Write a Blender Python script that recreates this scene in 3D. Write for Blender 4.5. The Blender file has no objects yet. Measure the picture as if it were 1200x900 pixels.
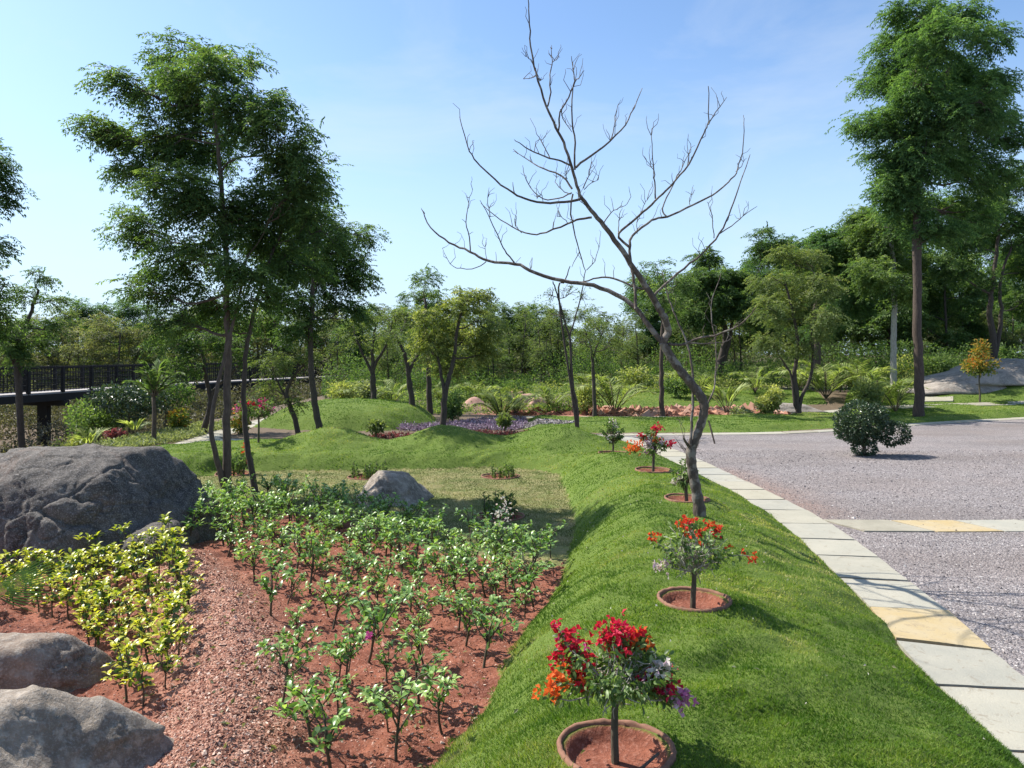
import bpy, math, random
import numpy as np
from mathutils import noise as mnoise, Vector
R = math.radians
SC = bpy.context.scene
COL = SC.collection
rng = np.random.default_rng(11)
random.seed(5)

# ------------------------------------------------------------------ camera, sky, sun, exposure
CAMZ, F, CX, HY = 2.15, 890.0, 600.0, 415.0
cam = bpy.data.objects.new('camera', bpy.data.cameras.new('camera')); COL.objects.link(cam)
cam.location = (0, 0, CAMZ); cam.rotation_euler = (R(90), 0, 0)
cam.data.sensor_width = 36; cam.data.lens = F / 1200 * 36
cam.data.shift_y = -(450 - HY) / 1200
cam.data.clip_start = .05; cam.data.clip_end = 3000
SC.camera = cam
SUN_EL, SDIR = R(49), Vector((-.90, .43, 0)).normalized()        # horizontal direction towards the sun
tosun = Vector((SDIR.x * math.cos(SUN_EL), SDIR.y * math.cos(SUN_EL), math.sin(SUN_EL)))
w = bpy.data.worlds.new('World'); SC.world = w; w.use_nodes = True
nt = w.node_tree; bg = nt.nodes['Background']
sky = nt.nodes.new('ShaderNodeTexSky'); sky.sky_type = 'NISHITA'; sky.sun_disc = False
sky.sun_elevation = SUN_EL; sky.sun_rotation = math.atan2(SDIR.x, SDIR.y)
sky.air_density = 1.0; sky.dust_density = 1.0; sky.ozone_density = 3.0; sky.altitude = 0
_tc = nt.nodes.new('ShaderNodeTexCoord'); _sx = nt.nodes.new('ShaderNodeSeparateXYZ'); nt.links.new(_tc.outputs['Generated'], _sx.inputs[0])
_mr = nt.nodes.new('ShaderNodeMapRange'); _mr.interpolation_type = 'SMOOTHSTEP'; nt.links.new(_sx.outputs[2], _mr.inputs[0])
_mr.inputs[1].default_value = -.02; _mr.inputs[2].default_value = .42; _mr.inputs[3].default_value = .8; _mr.inputs[4].default_value = 0
_mx = nt.nodes.new('ShaderNodeMix'); _mx.data_type = 'RGBA'; nt.links.new(_mr.outputs[0], _mx.inputs[0]); nt.links.new(sky.outputs[0], _mx.inputs[6]); _mx.inputs[7].default_value = (3.9, 4.6, 5.5, 1)
_ns = nt.nodes.new('ShaderNodeTexNoise'); _ns.inputs['Scale'].default_value = 2.2; _ns.inputs['Detail'].default_value = 7; _ns.inputs['Roughness'].default_value = .6; _ns.inputs['Distortion'].default_value = .6
_mp = nt.nodes.new('ShaderNodeMapping'); _mp.inputs['Scale'].default_value = (1, 1, 2.6); nt.links.new(_tc.outputs['Generated'], _mp.inputs[0]); nt.links.new(_mp.outputs[0], _ns.inputs['Vector'])
_cr = nt.nodes.new('ShaderNodeMapRange'); _cr.inputs[1].default_value = .5; _cr.inputs[2].default_value = .85; _cr.inputs[3].default_value = 0; _cr.inputs[4].default_value = .5; nt.links.new(_ns.outputs[0], _cr.inputs[0])
_tn = nt.nodes.new('ShaderNodeMix'); _tn.data_type = 'RGBA'; _tn.blend_type = 'MULTIPLY'; _tn.inputs[0].default_value = 1; nt.links.new(_mx.outputs[2], _tn.inputs[6]); _tn.inputs[7].default_value = (.93, 1.03, 1.10, 1)
_mc = nt.nodes.new('ShaderNodeMix'); _mc.data_type = 'RGBA'; nt.links.new(_cr.outputs[0], _mc.inputs[0]); nt.links.new(_tn.outputs[2], _mc.inputs[6]); _mc.inputs[7].default_value = (4.4, 4.8, 5.3, 1)
nt.links.new(_mc.outputs[2], bg.inputs[0]); bg.inputs[1].default_value = .108     # haze whitens the lowest sky
sl = bpy.data.lights.new('sun', 'SUN'); sl.energy = 4.6; sl.angle = R(.5); sl.color = (1, .95, .87)
so = bpy.data.objects.new('sun', sl); COL.objects.link(so)
so.rotation_euler = tosun.to_track_quat('Z', 'Y').to_euler()
SC.view_settings.view_transform = 'Standard'; SC.view_settings.look = 'None'
SC.view_settings.exposure = .88; SC.view_settings.gamma = 1
SC.cycles.max_bounces = 6; SC.cycles.transparent_max_bounces = 4

# ------------------------------------------------------------------ numpy helpers
def _h(ix, iy, s):
    n = (ix.astype(np.int64) * 374761393 + iy.astype(np.int64) * 668265263 + s * 1442695041) & 0xffffffff
    n = ((n ^ (n >> 13)) * 1274126177) & 0xffffffff
    return ((n ^ (n >> 16)) & 0xffff) / 65535.0
def vn(x, y, s=0):
    ix, iy = np.floor(x), np.floor(y); fx, fy = x - ix, y - iy
    fx = fx * fx * (3 - 2 * fx); fy = fy * fy * (3 - 2 * fy)
    a, b = _h(ix, iy, s), _h(ix + 1, iy, s); c, d = _h(ix, iy + 1, s), _h(ix + 1, iy + 1, s)
    return (a + (b - a) * fx) * (1 - fy) + (c + (d - c) * fx) * fy
def fbm(x, y, o=4, s=0):
    t = 0; a = .5; n = 0
    for i in range(o):
        t = t + a * (vn(x, y, s + i) - .5); x = x * 2.03 + 7.1; y = y * 2.03 + 3.3; a *= .5
    return t * 2
def sst(a, b, x):
    t = np.clip((x - a) / (b - a), 0, 1); return t * t * (3 - 2 * t)
def dline(x, y, P):
    """distance to a polyline"""
    best = np.full(np.shape(x), 1e9)
    for (ax, ay), (bx, by) in zip(P[:-1], P[1:]):
        dx, dy = bx - ax, by - ay
        t = np.clip(((x - ax) * dx + (y - ay) * dy) / (dx * dx + dy * dy + 1e-12), 0, 1)
        best = np.minimum(best, np.hypot(x - ax - t * dx, y - ay - t * dy))
    return best
def sdf(x, y, P):
    """signed distance to a polygon, positive inside"""
    d = dline(x, y, list(P) + [P[0]]); ins = np.zeros(np.shape(x), bool)
    for (ax, ay), (bx, by) in zip(P, list(P[1:]) + [P[0]]):
        c = (ay > y) != (by > y)
        ins ^= c & (x < (bx - ax) * (y - ay) / ((by - ay) if by != ay else 1e-9) + ax)
    return np.where(ins, d, -d)
def smooth(P, n=4, closed=False):
    """Catmull-Rom through the points"""
    P = [np.array(p, float) for p in P]; out = []
    N = len(P)
    for i in range(N - (0 if closed else 1)):
        if closed: a, b, c, d = P[i - 1], P[i], P[(i + 1) % N], P[(i + 2) % N]
        else: a, b, c, d = P[max(i - 1, 0)], P[i], P[i + 1], P[min(i + 2, N - 1)]
        for k in range(n):
            t = k / n
            out.append(.5 * (2 * b + (c - a) * t + (2 * a - 5 * b + 4 * c - d) * t * t + (3 * b - a - 3 * c + d) * t ** 3))
    if not closed: out.append(P[-1])
    return out
def W(px, py, z=0.0):
    d = (CAMZ - z) * F / (py - HY); return ((px - CX) / F * d, d)
def Wd(px, py, d):
    return np.array([(px - CX) / F * d, d, CAMZ - (py - HY) / F * d])

# ------------------------------------------------------------------ the plan of the garden
LEFT = [tuple(p) for p in smooth([(-1.5, -3), (-.75, 2.6), W(510, 900), W(560, 850), W(602, 760), W(652, 692), W(668, 640), W(672, 605), W(655, 556)], 4)]
FRONT = [tuple(p) for p in smooth([W(655, 556), W(600, 549), W(500, 550), W(400, 551), W(300, 553), W(215, 560), W(150, 560)], 3)]
SLABL = [tuple(p) for p in smooth([(2.2, -3), (2.5, 2.5), (2.66, 4.0), (2.8, 5.39), (2.96, 5.98), (3.13, 7.22), (3.30, 8.5), (3.40, 9.57), (3.42, 10.93), (3.33, 12.76), (3.2, 15.3), (2.98, 17.4), (2.45, 19.6)], 4)]
def offset(P, wd):
    out = []
    for i, p in enumerate(P):
        a, b = np.array(P[max(i - 1, 0)]), np.array(P[min(i + 1, len(P) - 1)]); t = (b - a) / np.linalg.norm(b - a)
        out.append((p[0] + t[1] * wd, p[1] - t[0] * wd))
    return out
SLABR = offset(SLABL, .64)
BACK = [(2.45, 19.6), (1.5, 18.3), (-1, 17.9), (-4, 17.75), (-6.5, 17.5), (-8.2, 17.2), (-8.6, 16.2)]
LAWN1 = LEFT + FRONT[1:] + BACK[::-1] + SLABL[::-1][1:]
DRY = [W(150, 560), W(215, 558), W(300, 551), W(400, 548), W(500, 547), W(600, 546), W(665, 552), W(685, 605), W(680, 662), W(640, 668), W(590, 655), W(520, 648), W(420, 612), W(330, 600), W(255, 592), W(205, 606), W(150, 640), (-6.2, 10.5)]
SOIL = [(-12, 7.8), (-5.2, 8.5), W(195, 604), W(255, 590), W(330, 596), W(420, 608), W(520, 643), W(600, 652), W(672, 655), (1.2, 6.8), (.9, 4.5), (.3, 3.4), (0, -3), (-12, -3)]
GRAV = [(p[0] - .1, p[1]) for p in SLABR] + [(2.6, 20.4), (7, 20.55), (11.5, 22.8), (17.2, 25.5), (30, 29.5), (45, 30), (45, -3)]
LAWN3 = [(.3, 20.9), (2.5, 20.8), (7, 20.9), (11.5, 23.1), (17.2, 25.8), (32, 30), (32, 40), (17.5, 38), (14.6, 33), (12, 27.6), (9, 26.0), (5, 25.4), (.5, 25.2)]
LAWN4 = [(2.6, 28.6), (5, 28.2), (8.4, 28.6), (12.2, 29.4), (13.5, 34), (10, 37), (3, 36)]
LAWN5 = [(-7.6, 22.2), (-5, 21.0), (-3.4, 21.3), (-2.3, 23), (-2.6, 25.8), (-4.6, 27), (-7.0, 26.6), (-7.7, 24.5)]
LAWN6 = [(17.6, 29), (34, 33), (40, 45), (25.5, 44), (20, 35)]
BERM = [W(150, 640), W(212, 672), W(243, 705), W(262, 760), W(275, 830), (-1.55, 3.9), (-1.4, 2.5), (-1.2, 0)]
RINGS = [(.433, 3.165, .235), (1.223, 5.11, .235), (2.02, 8.8, .25), (2.03, 10.9, .26), (1.8, 13.6, .26),
         (-.15, 10.05, .31), (-.2, 13.35, .33), (-2.5, 13.3, .36), (-5.0, 13.6, .3)]
def A_ridge(x, y): return .50 - .28 * sst(12.5, 15, y)
def H(x, y, detail=True, level=True):
    x = np.asarray(x, float); y = np.asarray(y, float)
    z = -1.75 * sst(9.6, 13.5, -x) * sst(11, 17, y)
    s1 = sdf(x, y, LAWN1)
    dl = np.minimum(dline(x, y, LEFT), dline(x, y, FRONT)); dr = np.minimum(dline(x, y, SLABL), dline(x, y, BACK))
    f = np.sin(np.pi / 2 * np.clip(dl / (.95 - .4 * sst(13.5, 14.5, y)), 0, 1)) ** .85 * np.sin(np.pi / 2 * np.clip(dr / 1.7, 0, 1)) ** .8
    z = z + np.where(s1 > 0, A_ridge(x, y) * f, 0)
    ins = np.clip(s1 / .9, 0, 1)
    for cx, cy, rx, ry, hh in ((-1.4, 15.8, .9, .85, .40), (-3.8, 15.9, .85, .85, .37), (1.0, 16.1, 1.0, 1.0, .38), (-5.6, 16.3, 1.3, 1, .1), (-.3,16,2,1,.05)):
        z = z + ins * hh * np.exp(-((x - cx) / rx) ** 2 - ((y - cy) / ry) ** 2)
    s5 = np.clip(sdf(x, y, LAWN5) / .9, 0, 1)
    z = z + .42 * np.sin(np.pi / 2 * s5) + .30 * s5 * np.exp(-((x + 5) / 2.0) ** 2 - ((y - 24) / 2.0) ** 2)
    z = z + .5 * sst(26.6, 32.5, y) * sst(.5, 3.5, x) + .35 * sst(36, 60, y) * sst(-8, 2, x)
    z = z + .75 * np.exp(-((x - 21.5) / 3.2) ** 2 - ((y - 32) / 3.0) ** 2)
    z = z + .12 * sst(0, .5, sdf(x, y, LAWN3)) * (0.6 + .8 * vn(x * .4, y * .4, 5))
    db = dline(x, y, BERM)
    z = z + .17 * np.exp(-(db / .36) ** 2)
    if detail:
        ss = sst(-.05, .15, sdf(x, y, SOIL)) * (1 - sst(-.02, .1, s1))
        z = z + ss * (.035 * fbm(x * 5, y * 5, 4, 3) + .02 * fbm(x * 22, y * 22, 3, 8))
        lw = sst(-.02, .2, s1)
        q = fbm(x * 1.1, y * 1.1, 2, 21)
        z = z + lw * (.065 * fbm(x * 1.5 + q * 1.5, y * 3.0 - x * 1.4 + q, 3, 30) + .022 * fbm(x * 6, y * 10, 3, 34))
        for l in (LAWN3, LAWN4, LAWN5):
            z = z + np.clip(sdf(x, y, l), 0, .3) * .25 * fbm(x * 1.2, y * 1.8, 3, 40)
        z = z + .02 * fbm(x * 2, y * 2, 3, 60) * (y < 60) * (1 - sst(-.1, .2, sdf(x, y, GRAV)))
    if level:
        for (rx, ry, rr), zc in zip(RINGS, RINGZ):
            dd = np.hypot(x - rx, y - ry); k = 1 - sst(rr + .04, rr + .3, dd); z = z * (1 - k * .85) + zc * k * .85
            z = z - .055 * (1 - sst(rr - .07, rr - .02, dd))
    return z
RINGZ = [float(H([a], [b], False, False)[0]) for a, b, c in RINGS]
YS = np.concatenate([np.geomspace(1.0, 5.4, 60, endpoint=False), np.geomspace(5.4, 45, 680, endpoint=False), np.geomspace(45, 1500, 100)])   # measured from y = -3
US = np.concatenate([np.linspace(-1.9, -.8, 50, endpoint=False), np.linspace(-.8, .8, 640, endpoint=False), np.linspace(.8, 1.9, 50)])
_Y, _U = np.meshgrid(YS, US, indexing='ij'); GX, GY = (_U * _Y).ravel(), (_Y - 3.0).ravel()
_slow = H; GZ = {True: _slow(GX, GY, True).reshape(_Y.shape), False: _slow(GX, GY, False).reshape(_Y.shape)}
def look(A, x, y):
    x = np.asarray(x, float); y = np.asarray(y, float); yy = np.maximum(y + 3, 1.0)
    i = np.interp(yy, YS, np.arange(len(YS))); j = np.interp(x / yy, US, np.arange(len(US)))
    i0 = np.minimum(i.astype(int), len(YS) - 2); j0 = np.minimum(j.astype(int), len(US) - 2); fi, fj = i - i0, j - j0
    return (A[i0, j0] * (1 - fj) + A[i0, j0 + 1] * fj) * (1 - fi) + (A[i0 + 1, j0] * (1 - fj) + A[i0 + 1, j0 + 1] * fj) * fi
def H(x, y, detail=True): return look(GZ[bool(detail)], x, y)
SD = {k: sdf(GX, GY, P).reshape(_Y.shape) for k, P in dict(l1=LAWN1, l3=LAWN3, l4=LAWN4, l5=LAWN5, l6=LAWN6, soil=SOIL, dry=DRY, grav=GRAV).items()}
SD['lawn'] = np.maximum.reduce([SD[k] for k in ('l1', 'l3', 'l4', 'l5', 'l6')])
def Hs(x, y): return float(H(np.array([x]), np.array([y]), True)[0])
def G(px, py, dmin=3.0, dmax=90):
    """the ground point seen at a pixel of the 1200 x 900 photograph"""
    d = np.geomspace(dmin, dmax, 900); x = (px - CX) / F * d
    rz = CAMZ - (py - HY) / F * d
    k = np.nonzero(rz < H(x, d, False))[0]
    if len(k) == 0: return np.array([(px - CX) / F * dmax, dmax, Hs((px - CX) / F * dmax, dmax)])
    d = d[k[0]]; x = (px - CX) / F * d
    return np.array([x, d, Hs(x, d)])
def at(px, d):
    x = (px - CX) / F * d; return np.array([x, d, Hs(x, d)])

# ------------------------------------------------------------------ object helpers
def tag(o, label=None, cat=None, group=None, kind=None):
    for k, v in (('label', label), ('category', cat), ('group', group), ('kind', kind)):
        if v: o[k] = v
    return o
def empty(name, loc, label, cat, group=None, rz=0):
    o = bpy.data.objects.new(name, None); COL.objects.link(o); o.location = tuple(map(float, loc)); o.rotation_euler.z = rz
    o.empty_display_size = .2
    return tag(o, label, cat, group)
def mesh_np(name, V, Fs, mat, parent=None, smooth_=False, attrs=None, midx=None):
    """Fs: list of int arrays (n,k); attrs: name -> per-vertex float array"""
    me = bpy.data.meshes.new(name); V = np.asarray(V, np.float32)
    Fs = [np.asarray(f, np.int32) for f in (Fs if isinstance(Fs, list) else [Fs]) if len(f)]
    me.vertices.add(len(V)); me.vertices.foreach_set('co', V.ravel())
    lt = sum(f.size for f in Fs); nf = sum(len(f) for f in Fs)
    me.loops.add(lt); me.polygons.add(nf)
    me.loops.foreach_set('vertex_index', np.concatenate([f.ravel() for f in Fs]))
    tot = np.concatenate([np.full(len(f), f.shape[1], np.int32) for f in Fs])
    st = np.concatenate([[0], np.cumsum(tot)[:-1]]).astype(np.int32)
    me.polygons.foreach_set('loop_start', st)
    try: me.polygons.foreach_set('loop_total', tot)
    except Exception: pass
    me.polygons.foreach_set('use_smooth', np.full(nf, bool(smooth_)))
    for m in (mat if isinstance(mat, list) else [mat]): me.materials.append(m)
    if midx is not None: me.polygons.foreach_set('material_index', np.asarray(midx, np.int32))
    for k, a in (attrs or {}).items():
        me.attributes.new(k, 'FLOAT', 'POINT').data.foreach_set('value', np.asarray(a, np.float32))
    me.update(calc_edges=True)
    o = bpy.data.objects.new(name, me); COL.objects.link(o)
    if parent is not None: o.parent = parent
    return o
def copy_tree(o, loc, rz=0, s=1.0, label=None, name=None):
    c = o.copy(); COL.objects.link(c)
    c.location = tuple(map(float, loc)); c.rotation_euler = (0, 0, rz); c.scale = (s, s, s) if np.isscalar(s) else s
    if label: c['label'] = label
    for ch in o.children:
        d = ch.copy(); COL.objects.link(d); d.parent = c
        for g in ch.children:
            e = g.copy(); COL.objects.link(e); e.parent = d
    return c
def nrm(v): return v / (np.linalg.norm(v, axis=-1, keepdims=True) + 1e-9)
class Tubes:
    def __init__(s): s.V = []; s.F = []; s.n = 0; s.A = []
    def add(s, P, r, k=6, cap=True):
        P = np.asarray(P, float); n = len(P); r = np.broadcast_to(np.asarray(r, float), (n,)) if np.ndim(r) else np.full(n, r)
        T = np.gradient(P, axis=0); T = nrm(T)
        ref = np.array([0, 0, 1.]) if abs(T[:, 2].mean()) < .8 else np.array([1., 0, 0])
        U = nrm(np.cross(T, ref)); B = np.cross(T, U)
        a = np.arange(k) / k * 2 * np.pi
        ring = P[:, None] + r[:, None, None] * (np.cos(a)[None, :, None] * U[:, None] + np.sin(a)[None, :, None] * B[:, None])
        s.V.append(ring.reshape(-1, 3))
        i = np.arange(n - 1)[:, None] * k; j = np.arange(k)[None]; j2 = (j + 1) % k
        s.F.append((s.n + np.stack([i + j, i + j2, i + k + j2, i + k + j], -1)).reshape(-1, 4))
        s.n += n * k
        if cap:
            s.V.append(P[-1:] + T[-1:] * r[-1]); tip = s.n; s.n += 1
            b = tip - k; s.F.append(np.stack([b + np.arange(k), b + (np.arange(k) + 1) % k, np.full(k, tip), np.full(k, tip)], -1))
    def build(s, name, mat, parent=None):
        if not s.V: return None
        V = np.concatenate(s.V); Fq = np.concatenate(s.F)
        tri = Fq[:, 2] == Fq[:, 3]
        return mesh_np(name, V, [Fq[~tri], Fq[tri][:, :3]], mat, parent, True)
def curve3(a, b, bend=.15, n=6, g=None):
    a, b = np.array(a, float), np.array(b, float); L = np.linalg.norm(b - a); g = g or random
    t = np.linspace(0, 1, n)[:, None]; off = np.array([g.uniform(-1, 1) for _ in range(3)]) * L * bend
    off2 = np.array([g.uniform(-1, 1) for _ in range(3)]) * L * bend * .5
    return a + (b - a) * t + off * np.sin(np.pi * t) + off2 * np.sin(2 * np.pi * t)
class Leaves:
    """leaf blades; each one a folded pointed blade"""
    def __init__(s): s.P = []; s.D = []; s.S = []; s.L = []; s.W = []; s.C = []
    def add(s, P, D, S, L, Wd_, C=None):
        n = len(P); s.P.append(P); s.D.append(nrm(D)); s.S.append(nrm(S))
        s.L.append(np.broadcast_to(L, (n,))); s.W.append(np.broadcast_to(Wd_, (n,)))
        s.C.append(rng.random(n) if C is None else np.broadcast_to(C, (n,)))
    def build(s, name, mat, parent=None, fine=False, mid=.45, fold=.18):
        P, D, S = np.concatenate(s.P), np.concatenate(s.D), np.concatenate(s.S)
        L, Wd_, C = np.concatenate(s.L)[:, None], np.concatenate(s.W)[:, None], np.concatenate(s.C)
        S = nrm(S - D * (S * D).sum(1, keepdims=True)); U = np.cross(D, S); U *= np.sign(U[:, 2:3] + 1e-6)
        n = len(P)
        l = P + D * L * mid + S * Wd_ * .5 + U * Wd_ * fold; r = P + D * L * mid - S * Wd_ * .5 + U * Wd_ * fold
        tip = P + D * L - U * L * .12
        if not fine:
            V = np.stack([P, l, tip, r], 1).reshape(-1, 3); Fq = np.arange(n * 4).reshape(n, 4)
            return mesh_np(name, V, Fq, mat, parent, False, {'v': np.repeat(C, 4)})
        m1 = P + D * L * .3 + U * L * .04; m2 = P + D * L * .7 + U * L * .02
        l1 = P + D * L * .3 + S * Wd_ * .42 + U * Wd_ * fold; r1 = P + D * L * .3 - S * Wd_ * .42 + U * Wd_ * fold
        l2 = P + D * L * .68 + S * Wd_ * .42 + U * Wd_ * fold; r2 = P + D * L * .68 - S * Wd_ * .42 + U * Wd_ * fold
        V = np.stack([P, l1, m1, r1, l2, m2, r2, tip], 1).reshape(-1, 3); b = np.arange(n)[:, None] * 8
        tr = np.concatenate([b + np.array([[0, 1, 2]]), b + np.array([[0, 2, 3]]), b + np.array([[4, 7, 5]]), b + np.array([[5, 7, 6]])])
        qd = np.concatenate([b + np.array([[1, 4, 5, 2]]), b + np.array([[2, 5, 6, 3]])])
        return mesh_np(name, V, [qd, tr], mat, parent, True, {'v': np.repeat(C, 8)})
def rdir(n, up=0.0, flat=1.0):
    v = rng.normal(size=(n, 3)); v[:, 2] = v[:, 2] * flat + up; return nrm(v)
def sprays(lv, O, D, L, k=5, ll=.06, lw=.02, droop=.35, C=None):
    """compound leaves: leaflets in pairs along a drooping midrib"""
    n = len(O); D = nrm(D); side = nrm(np.cross(D, np.array([0, 0, 1.])) + rng.normal(size=(n, 3)) * .25)
    C = rng.random(n) if C is None else C; L = np.broadcast_to(L, (n,))[:, None]
    for j in range(k):
        t = (j + 1) / k
        P = O + D * L * t; P[:, 2] -= (droop * L[:, 0] * t * t)
        for sg in (1, -1):
            d = side * sg * .9 + D * .6 + rng.normal(size=(n, 3)) * .22; d[:, 2] -= .25 + droop * .6 * t
            lv.add(P, d, np.cross(d, np.array([0, 0, 1.])) + rng.normal(size=(n, 3)) * .35, ll * rng.uniform(.75, 1.15, n), lw, np.clip(C + rng.normal(size=n) * .12, 0, 1))
    P = O + D * L; P[:, 2] -= droop * L[:, 0]
    lv.add(P, D + np.array([0, 0, -.6]), side, ll, lw, C)

# ------------------------------------------------------------------ materials
def newmat(name):
    m = bpy.data.materials.new(name); m.use_nodes = True; t = m.node_tree
    return m, t, t.nodes['Principled BSDF'], t.nodes['Material Output']
def N(t, typ, **kw):
    n = t.nodes.new('ShaderNode' + typ)
    for k, v in kw.items():
        if isinstance(k, str) and hasattr(n, k): setattr(n, k, v)
    return n
def setin(n, d):
    for k, v in d.items(): n.inputs[k].default_value = v
    return n
def rgb(c): return (c[0], c[1], c[2], 1)
def mixc(t, f, a, b, bt='MIX'):
    n = t.nodes.new('ShaderNodeMix'); n.data_type = 'RGBA'; n.blend_type = bt
    for idx, v in ((0, f), (6, a), (7, b)):
        if isinstance(v, bpy.types.NodeSocket): t.links.new(v, n.inputs[idx])
        else: n.inputs[idx].default_value = v if idx == 0 else rgb(v)
    return n.outputs[2]
def math_(t, op, a, b=None, clamp=False):
    n = t.nodes.new('ShaderNodeMath'); n.operation = op; n.use_clamp = clamp
    for i, v in ((0, a), (1, b)):
        if v is None: continue
        if isinstance(v, bpy.types.NodeSocket): t.links.new(v, n.inputs[i])
        else: n.inputs[i].default_value = v
    return n.outputs[0]
def coord(t, scale=(1, 1, 1), obj=False):
    c = N(t, 'TexCoord') if obj else N(t, 'NewGeometry'); m = N(t, 'Mapping'); m.inputs['Scale'].default_value = scale
    t.links.new(c.outputs['Object' if obj else 'Position'], m.inputs[0]); return m.outputs[0]
def noise_(t, vec, scale, detail=4, rough=.55, dist=0):
    n = N(t, 'TexNoise'); setin(n, {'Scale': scale, 'Detail': detail, 'Roughness': rough, 'Distortion': dist}); t.links.new(vec, n.inputs['Vector']); return n.outputs[0]
def voro(t, vec, scale, feature='F1', rnd=1):
    n = N(t, 'TexVoronoi'); n.feature = feature; setin(n, {'Scale': scale, 'Randomness': rnd}); t.links.new(vec, n.inputs['Vector']); return n
def ramp(t, f, stops):
    n = N(t, 'ValToRGB'); e = n.color_ramp.elements
    while len(e) < len(stops): e.new(.5)
    for i, (p, c) in enumerate(stops): e[i].position = p; e[i].color = rgb(c)
    t.links.new(f, n.inputs[0]); return n.outputs[0]
def attr(t, name):
    n = N(t, 'Attribute'); n.attribute_name = name; return n.outputs['Fac']
def bump(t, h, strength, dist, nrm_=None):
    b = N(t, 'Bump'); setin(b, {'Strength': strength, 'Distance': dist}); t.links.new(h, b.inputs['Height'])
    if nrm_ is not None: t.links.new(nrm_, b.inputs['Normal'])
    return b.outputs[0]
def leafmat(name, stops, transl=.35, rough=.55, spec=.22, tint=(1.5, 1.6, .6), boost=1.85, desat=.17):
    m, t, p, out = newmat(name)
    oi = N(t, 'ObjectInfo')
    f = math_(t, 'ADD', attr(t, 'v'), math_(t, 'MULTIPLY', math_(t, 'SUBTRACT', oi.outputs['Random'], .5), .25), True)
    def tone(col):
        l = .3 * col[0] + .6 * col[1] + .1 * col[2]; return tuple(min(.8, (v + (l - v) * desat) * boost) for v in col)
    c = ramp(t, f, [(q, tone(col)) for q, col in stops])
    t.links.new(c, p.inputs['Base Color']); setin(p, {'Roughness': rough, 'Specular IOR Level': spec})
    tr = N(t, 'BsdfTranslucent'); tc = mixc(t, 1.0, c, tint, 'MULTIPLY'); t.links.new(tc, tr.inputs[0])
    mx = N(t, 'MixShader'); mx.inputs[0].default_value = transl
    t.links.new(p.outputs[0], mx.inputs[1]); t.links.new(tr.outputs[0], mx.inputs[2]); t.links.new(mx.outputs[0], out.inputs[0])
    return m
def barkmat(name, a, b, scale=30, patch=None):
    m, t, p, out = newmat(name); v = coord(t, (1, 1, .25), True)
    n = noise_(t, v, scale, 6, .65); c = ramp(t, n, [(.3, a), (.7, b)])
    if patch:
        n2 = noise_(t, coord(t, (1, 1, 1), True), 9, 3, .6); c = mixc(t, ramp(t, n2, [(.5, (0, 0, 0)), (.6, (1, 1, 1))]), c, patch)
    t.links.new(c, p.inputs['Base Color']); p.inputs['Roughness'].default_value = .9
    t.links.new(bump(t, n, .8, .02), p.inputs['Normal']); return m
def plain(name, c, rough=.7, var=.25, scale=12):
    m, t, p, out = newmat(name); n = noise_(t, coord(t, (1, 1, 1), True), scale, 5, .6)
    cc = ramp(t, n, [(.25, tuple(x * (1 - var) for x in c)), (.75, tuple(min(1, x * (1 + var)) for x in c))])
    t.links.new(cc, p.inputs['Base Color']); p.inputs['Roughness'].default_value = rough
    t.links.new(bump(t, n, .3, .01), p.inputs['Normal']); return m

DKLEAF = leafmat('leaf_dark_feathery', [(0, (.018, .038, .012)), (.55, (.036, .068, .018)), (1, (.09, .13, .032))], .45, boost=2.15, desat=.14)
RTLEAF = leafmat('leaf_blue_green', [(0, (.022, .05, .018)), (.6, (.042, .085, .027)), (1, (.085, .14, .04))], .45, boost=2.0, desat=.12)
OLLEAF = leafmat('leaf_olive', [(0, (.04, .065, .02)), (.6, (.075, .105, .03)), (1, (.14, .155, .05))], .42)
YGLEAF = leafmat('leaf_yellow_green', [(0, (.055, .08, .018)), (.5, (.13, .155, .034)), (1, (.29, .28, .085))], .38)
DRLEAF = leafmat('leaf_dry', [(0, (.045, .055, .024)), (.5, (.085, .095, .042)), (1, (.16, .15, .075))], .42)
MDLEAF = leafmat('leaf_mid', [(0, (.03, .06, .016)), (.6, (.058, .10, .025)), (1, (.125, .17, .045))], .42)
BDLEAF = leafmat('leaf_bed_shrub', [(0, (.035, .075, .018)), (.55, (.075, .135, .03)), (1, (.19, .25, .075))], .32, .33, .5, boost=2.25, desat=.04)
BGLEAF = leafmat('leaf_bougainvillea', [(0, (.03, .06, .015)), (.55, (.075, .12, .028)), (1, (.2, .26, .09))], .35, .45, .35, boost=1.6, desat=.06)
YLLEAF = leafmat('leaf_yellow_top', [(0, (.03, .075, .015)), (.4, (.10, .16, .02)), (.62, (.36, .42, .03)), (1, (.58, .55, .06))], .35, .35, .6, boost=1, desat=0)
TPLEAF = leafmat('leaf_topiary', [(0, (.008, .02, .007)), (.6, (.016, .036, .012)), (1, (.05, .08, .03))], .15, .35, .6)
PMLEAF = leafmat('leaf_palm', [(0, (.06, .10, .02)), (.5, (.13, .17, .035)), (1, (.30, .33, .12))], .4, boost=1.6)
CRLEAF = leafmat('leaf_croton', [(0, (.04, .08, .02)), (.5, (.12, .14, .03)), (.78, (.34, .2, .04)), (1, (.42, .13, .03))], .3, boost=1.4, desat=0)
FLOWER = leafmat('bract', [(0, (.62, .62, .5)), (.16, (.66, .6, .55)), (.2, (.62, .48, .6)), (.34, (.45, .06, .25)), (.5, (.55, .02, .08)), (.75, (.62, .03, .03)), (.85, (.75, .16, .03)), (1, (.8, .2, .04))], .4, .6, .2, (1.1, .9, .9), boost=1, desat=0)
PURPLE = leafmat('leaf_purple', [(0, (.07, .06, .06)), (.5, (.15, .11, .15)), (.8, (.24, .18, .23)), (1, (.34, .3, .32))], .2, .5, .4, (1, .8, 1))
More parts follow.
